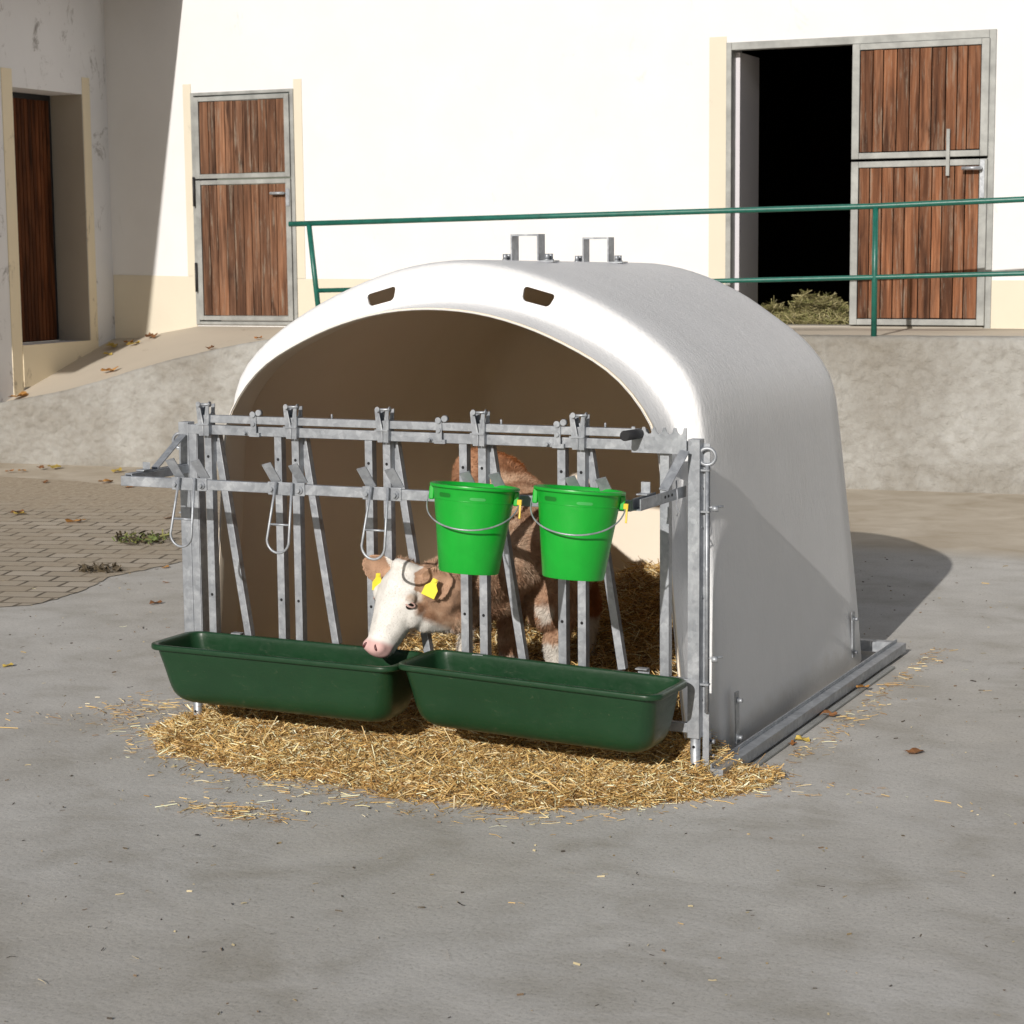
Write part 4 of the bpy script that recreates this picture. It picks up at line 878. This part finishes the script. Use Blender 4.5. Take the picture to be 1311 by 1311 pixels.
def eartag(c, rot):
    bm = bmesh.new(); pr_ = [(-.009, .0), (.009, .0), (.011, .018), (.024, .034), (.024, .066), (-.024, .066), (-.024, .034), (-.011, .018)]
    A = [bm.verts.new((x, -.0012, -z)) for x, z in pr_]; C_ = [bm.verts.new((x, .0012, -z)) for x, z in pr_]; bm.faces.new(A); bm.faces.new(C_[::-1])
    for i in range(8): bm.faces.new((A[i], C_[i], C_[(i+1) % 8], A[(i+1) % 8]))
    disc(bm, (0, -.001, -.006), (0, -1, 0), .007, .004)
    bmesh.ops.transform(bm, matrix=Matrix.Translation(c) @ rot.to_4x4(), verts=bm.verts[:]); return obj('ear_tag', bm, TAGY, calf, bevel=.0006)
FC = Matrix((imr, Vector((-sy, cy, 0)), Vector((0, 0, 1)))).transposed()
eartag(ER_root.lerp(ER_tip, .42)+tocam*.045+Vector((0, 0, .012)), FC @ Matrix.Rotation(math.radians(-4), 3, 'X') @ Matrix.Rotation(math.radians(26), 3, 'Y'))
eartag(EL_root.lerp(EL_tip, .50)+tocam*.045+Vector((0, 0, -.022)), FC @ Matrix.Rotation(math.radians(25), 3, 'Z') @ Matrix.Rotation(math.radians(4), 3, 'Y') @ Matrix.Diagonal((.85, 1, .9)))

# ------------------------------------------------------------------ straw
def sstep(a, b_, x): t = np.clip((x-a)/(b_-a), 0, 1); return t*t*(3-2*t)
FE = np.array([(-.2, -.10), (-.08, -.22), (.04, -.38), (.25, -.44), (.49, -.52), (.72, -.55), (.96, -.56), (1.2, -.60), (1.45, -.585), (1.7, -.52), (1.96, -.33), (2.12, -.12), (2.3, .12)])
def fedge(x): return np.interp(x, FE[:, 0], FE[:, 1])
nseed = [(rng.uniform(0, 6.28), rng.uniform(3, 14), rng.uniform(3, 14)) for _ in range(14)]
def wob(x, y): return sum(np.sin(a*x+b_*y+p_) for p_, a, b_ in nseed)/14
def hgt(x, y):
    ins = (.04+.20*sstep(.15, .95, x)*sstep(.2, 1.9, y)+.06*sstep(.9, 2.1, y))*sstep(-.12, .25, y)+.07*np.exp(-((y-.25)/.3)**2)*sstep(1.0, 1.9, x)
    edge = sstep(0.0, .16, y-fedge(x))*sstep(-.16, .08, x)*(1-.9*sstep(1.90, 2.08, x))
    return (ins*sstep(0, .1, y+.05)+.038*sstep(.5, .0, y))*edge*(1+.35*wob(x, y))
def inside(x, y): return (y < .10) | ((x > -.04) & (x < 1.93) & (y < 2.19))
bm = bmesh.new(); nx, ny = 150, 150; G = []
for i in range(nx+1):
    row = []
    for j in range(ny+1):
        y = lerp(.10, 2.18, j/ny); x = XC+(2*i/nx-1)*interp(y, [0, .3, 1.7, 2.0, 2.1, 2.18], [.90, .92, .87, .84, .76, .66]); z = float(hgt(x, y))-.012+.02*mn.noise(Vector((x*14, y*14, 0))); row.append(bm.verts.new((x, y, z)))
    G.append(row)
for i in range(nx):
    for j in range(ny): bm.faces.new((G[i][j], G[i+1][j], G[i+1][j+1], G[i][j+1]))
nx, ny = 200, 40; G = []
for i in range(nx+1):
    row = []
    for j in range(ny+1):
        x = lerp(-.2, 2.2, i/nx); y = lerp(float(fedge(x))+.11, .10, j/ny); z = float(hgt(x, y))*.9-.008+.012*mn.noise(Vector((x*16, y*16, 3))); row.append(bm.verts.new((x, y, z)))
    G.append(row)
for i in range(nx):
    for j in range(ny): bm.faces.new((G[i][j], G[i+1][j], G[i+1][j+1], G[i][j+1]))
sc = [(.50, .33, .12), (.62, .44, .18), (.36, .21, .07), (.70, .56, .31), (.22, .12, .04), (.56, .38, .14), (.46, .29, .10), (.30, .17, .055), (.78, .68, .45)]
me = bpy.data.meshes.new('straw_bed'); bm.to_mesh(me); bm.free(); ca = me.color_attributes.new('tint', 'FLOAT_COLOR', 'POINT')
bc = np.array([(.20, .125, .05, 1)]*len(me.vertices))*rng.uniform(.6, 1.3, (len(me.vertices), 1)); bc[:, 3] = 1; ca.data.foreach_set('color', bc.reshape(-1).astype(np.float32))
bed = link('straw_bedding', me, STRAW); prop(bed, 'golden straw bedding inside the hutch and spilling out under the troughs', 'straw', kind='stuff')
def pos_front(n):
    x = rng.uniform(-.12, 2.2, n); x = x[(rng.random(n) < .9*(1-sstep(1.98, 2.25, x))+.12) & (rng.random(n) < sstep(-.2, .03, x)+.1)]; n = len(x); e = fedge(x); t = rng.random(n); y = e+.02+(.14-e)*t+rng.normal(0, .02, n)+.13*wob(x*2.2, x*0+3.)*(1-t)
    k = rng.random(n) < sstep(-.05, .10, y-e)+.15; x, y = x[k], y[k]; z = hgt(x, y)+rng.uniform(-.006, .014, len(x))+.014*wob(x*5+1, y*5)+.003
    return np.stack([x, y, np.maximum(z, .004)], 1)
def pos_in(n):
    x = rng.uniform(.0, 1.89, n); y = rng.uniform(0, 2.12, n)**1.0; k = np.abs(x-XC) < np.interp(y, [0, .3, 1.7, 2.0, 2.12], [.89, .90, .85, .80, .70]); x, y = x[k], y[k]; n = len(x); z = hgt(x, y)+rng.uniform(-.01, .028, n)
    return np.stack([x, y, np.maximum(z, .004)], 1)
strands('straw_blades', 76000, pos_front, lambda n: rng.gamma(1.5, .021, n)+.005, lambda n: rng.uniform(.0010, .0036, n), pal(sc, 1.3), STRAW, bed, tilt=.34, bend=.5)
strands('straw_blades', 46000, pos_in, lambda n: rng.gamma(2.0, .024, n)+.008, lambda n: rng.uniform(.0014, .0042, n), pal(sc, 1.15), STRAW, bed, tilt=.42, bend=.35)
def pos_loose(n):
    x = rng.normal(1.0, .75, n); y = fedge(np.clip(x, -.3, 2.3))-np.abs(rng.normal(0, .11, n))+.04
    m_ = n//5; x[:m_] = 2.13+np.abs(rng.normal(0, .05, m_)); y[:m_] = rng.uniform(-.1, 2.5, m_)
    q = n//7; x[m_:m_+q] = rng.normal(.76, .12, q); y[m_:m_+q] = rng.normal(-.93, .05, q)
    x[m_+q:m_+2*q] = rng.normal(-.35, .12, q); y[m_+q:m_+2*q] = rng.normal(.12, .12, q)
    q2 = n//22; x[-q2:] = rng.uniform(-3, 5, q2); y[-q2:] = rng.uniform(-3, 3, q2)
    o = ~((x > -.1) & (x < 2.08) & (y > .0)); x, y = x[o], y[o]
    return np.stack([x, y, rng.uniform(.003, .008, len(x))], 1)
ls = strands('loose_straw', 2100, pos_loose, lambda n: rng.gamma(1.8, .013, n)+.005, lambda n: rng.uniform(.0010, .0030, n), pal(sc, 1.2), STRAW, tilt=.04, bend=.3); prop(ls, 'stray straw stalks scattered on the concrete round the hutch', 'straw', kind='stuff')

def pos_debris(n):
    x = rng.uniform(-3.2, 5.0, n); y = rng.uniform(-3.2, 5.0, n); k = ~((x > -.1) & (x < 2.1) & (y > -.4) & (y < 2.35)); x, y = x[k], y[k]
    return np.stack([x, y, rng.uniform(.001, .004, len(x))], 1)
db = strands('fine_debris', 2600, pos_debris, lambda n: rng.gamma(1.5, .006, n)+.003, lambda n: rng.uniform(.0015, .006, n), pal([(.10, .08, .055), (.06, .05, .04), (.34, .25, .12), (.18, .12, .07), (.5, .42, .25)]), STRAW, tilt=.05, bend=.4); prop(db, 'fine dark crumbs and chaff strewn thinly over the concrete yard', 'debris', kind='stuff')

# ------------------------------------------------------------------ leaves, weeds
def leaf_mesh(seed, colr):
    rr = random.Random(seed); bm = bmesh.new(); n_ = 22; c = bm.verts.new((0, 0, .006)); ring = []
    for k in range(n_):
        a = 2*PI*k/n_; r = .034*(1+.45*math.cos(2.5*a)**2*rr.uniform(.5, 1)+rr.uniform(-.12, .12)); x, y = r*math.cos(a)*1.25, r*math.sin(a)*.85
        ring.append(bm.verts.new((x, y, .004+.018*abs(math.sin(a*1.5+seed))*rr.uniform(.3, 1))))
    for k in range(n_): bm.faces.new((c, ring[k], ring[(k+1) % n_]))
    me = bpy.data.meshes.new('fallen_leaf'); bm.to_mesh(me); bm.free(); ca = me.color_attributes.new('tint', 'FLOAT_COLOR', 'POINT')
    for k, v in enumerate(me.vertices):
        f = rr.uniform(.7, 1.25); ca.data[k].color = (colr[0]*f, colr[1]*f, colr[2]*f, 1)
    me.materials.append(LEAFM); return me
LM = [leaf_mesh(s, c) for s, c in ((1, (.34, .14, .04)), (2, (.42, .21, .06)), (3, (.22, .10, .04)), (4, (.50, .36, .08)))]
leafpos = []
def px(u, v, z=0.004):   # photograph position to a point of the ground
    d = rt*((u-655.5)/2590.972)-up2*((v-655.5)/2590.972)+fw; t = (z-1.75)/d.z; return Vector((4.226, -6.1311, 1.75))+d*t
WHERE = {'wall': 'dry curled leaf lying at the foot of the grey retaining wall', 'pave': 'dry curled leaf lying on the paving left of the fence', 'rail': 'dry brown leaf beside the right base rail of the hutch', 'yard': 'dry curled leaf lying alone on the open concrete', 'ramp': 'dry leaf on the sloping walkway by the stable'}
spots = [(12, 604, 'wall', .01), (28, 603, 'wall', .01), (52, 600, 'wall', .01), (70, 599, 'wall', .01), (118, 594, 'wall', .01), (134, 592, 'wall', .01), (140, 591, 'wall', .02), (190, 588, 'wall', .02), (222, 586, 'wall', .02), (200, 584, 'wall', .02),
         (58, 618, 'pave', .005), (150, 604, 'pave', .005), (167, 624, 'pave', .005), (96, 669, 'pave', .005), (22, 656, 'pave', .005), (25, 659, 'pave', .005), (215, 664, 'pave', .005), (135, 618, 'pave', .005),
         (199, 773, 'yard', .002), (10, 853, 'yard', .002), (212, 746, 'yard', .002), (212, 727, 'yard', .002), (1171, 964, 'yard', .002),
         (1027, 948, 'rail', .002), (1013, 953, 'rail', .002), (1105, 881, 'rail', .015), (1061, 917, 'rail', .002)]
for k, (u, v, wh, z) in enumerate(spots):
    o = bpy.data.objects.new('fallen_leaf', LM[k % 4]); COL.objects.link(o); o.location = px(u, v, z); o.rotation_euler = (random.uniform(-.15, .15), random.uniform(-.15, .15), random.uniform(0, 6.3))
    s = random.uniform(.5, 1.0)*(1.3 if wh in ('wall', 'pave') else .75); o.scale = (s, s, s*random.uniform(.8, 1.5)); prop(o, WHERE[wh], 'leaf', 'dry leaves '+{'wall': 'at the foot of the wall', 'pave': 'on the paving', 'rail': 'along the base rail', 'yard': 'on the open concrete', 'ramp': 'on the walkway'}[wh])
for u, v, z in ((-6.3, .55, .80), (-6.75, 1.3, .95), (-6.6, 1.5, .99), (-6.72, 1.62, 1.0), (-5.0, .8, 1.04), (-5.3, .5, .99), (-7.0, .25, .62), (-4.3, 1.3, 1.10), (-6.85, 1.55, .98), (-6.5, 1.65, 1.01)):
    zz = lerp(ztop(u), zback(u), max(0, (v-.2)/(vF(u)-.2)))+.002
    o = bpy.data.objects.new('fallen_leaf', LM[random.randrange(4)]); COL.objects.link(o); o.location = B(u, v, zz); o.rotation_euler = (.1, .1, random.uniform(0, 6)); s = random.uniform(.9, 1.7); o.scale = (s, s, s*1.5); prop(o, WHERE['ramp'], 'leaf', 'dry leaves on the walkway')
def weed(c, n_, r, label, cols, hh=.05):
    base = np.array(c)
    def pf(n): a = rng.uniform(0, 2*PI, n); q = np.sqrt(rng.random(n))*r; return base+np.stack([np.cos(a)*q*1.6, np.sin(a)*q*1.3, rng.uniform(0, hh, n)], 1)
    o = strands('weed', n_, pf, lambda n: rng.uniform(.02, .07, n), lambda n: rng.uniform(.006, .014, n), pal(cols), LEAFM, tilt=.6); me_ = o.data; me_.transform(Matrix.Translation(-Vector(c))); o.location = c
    prop(o, label, 'weed')
weed(tuple(px(182, 693, .006)), 170, .12, 'clump of green and dead leaves growing in the paving joints', [(.13, .17, .05), (.09, .07, .035), (.20, .20, .07), (.06, .045, .03)], .045)
weed(tuple(px(128, 730, .006)), 90, .08, 'flat dark strip of dead weed at the edge of the paving', [(.09, .07, .045), (.13, .10, .06)], .02)

scene.render.resolution_x = 1024; scene.render.resolution_y = 1024
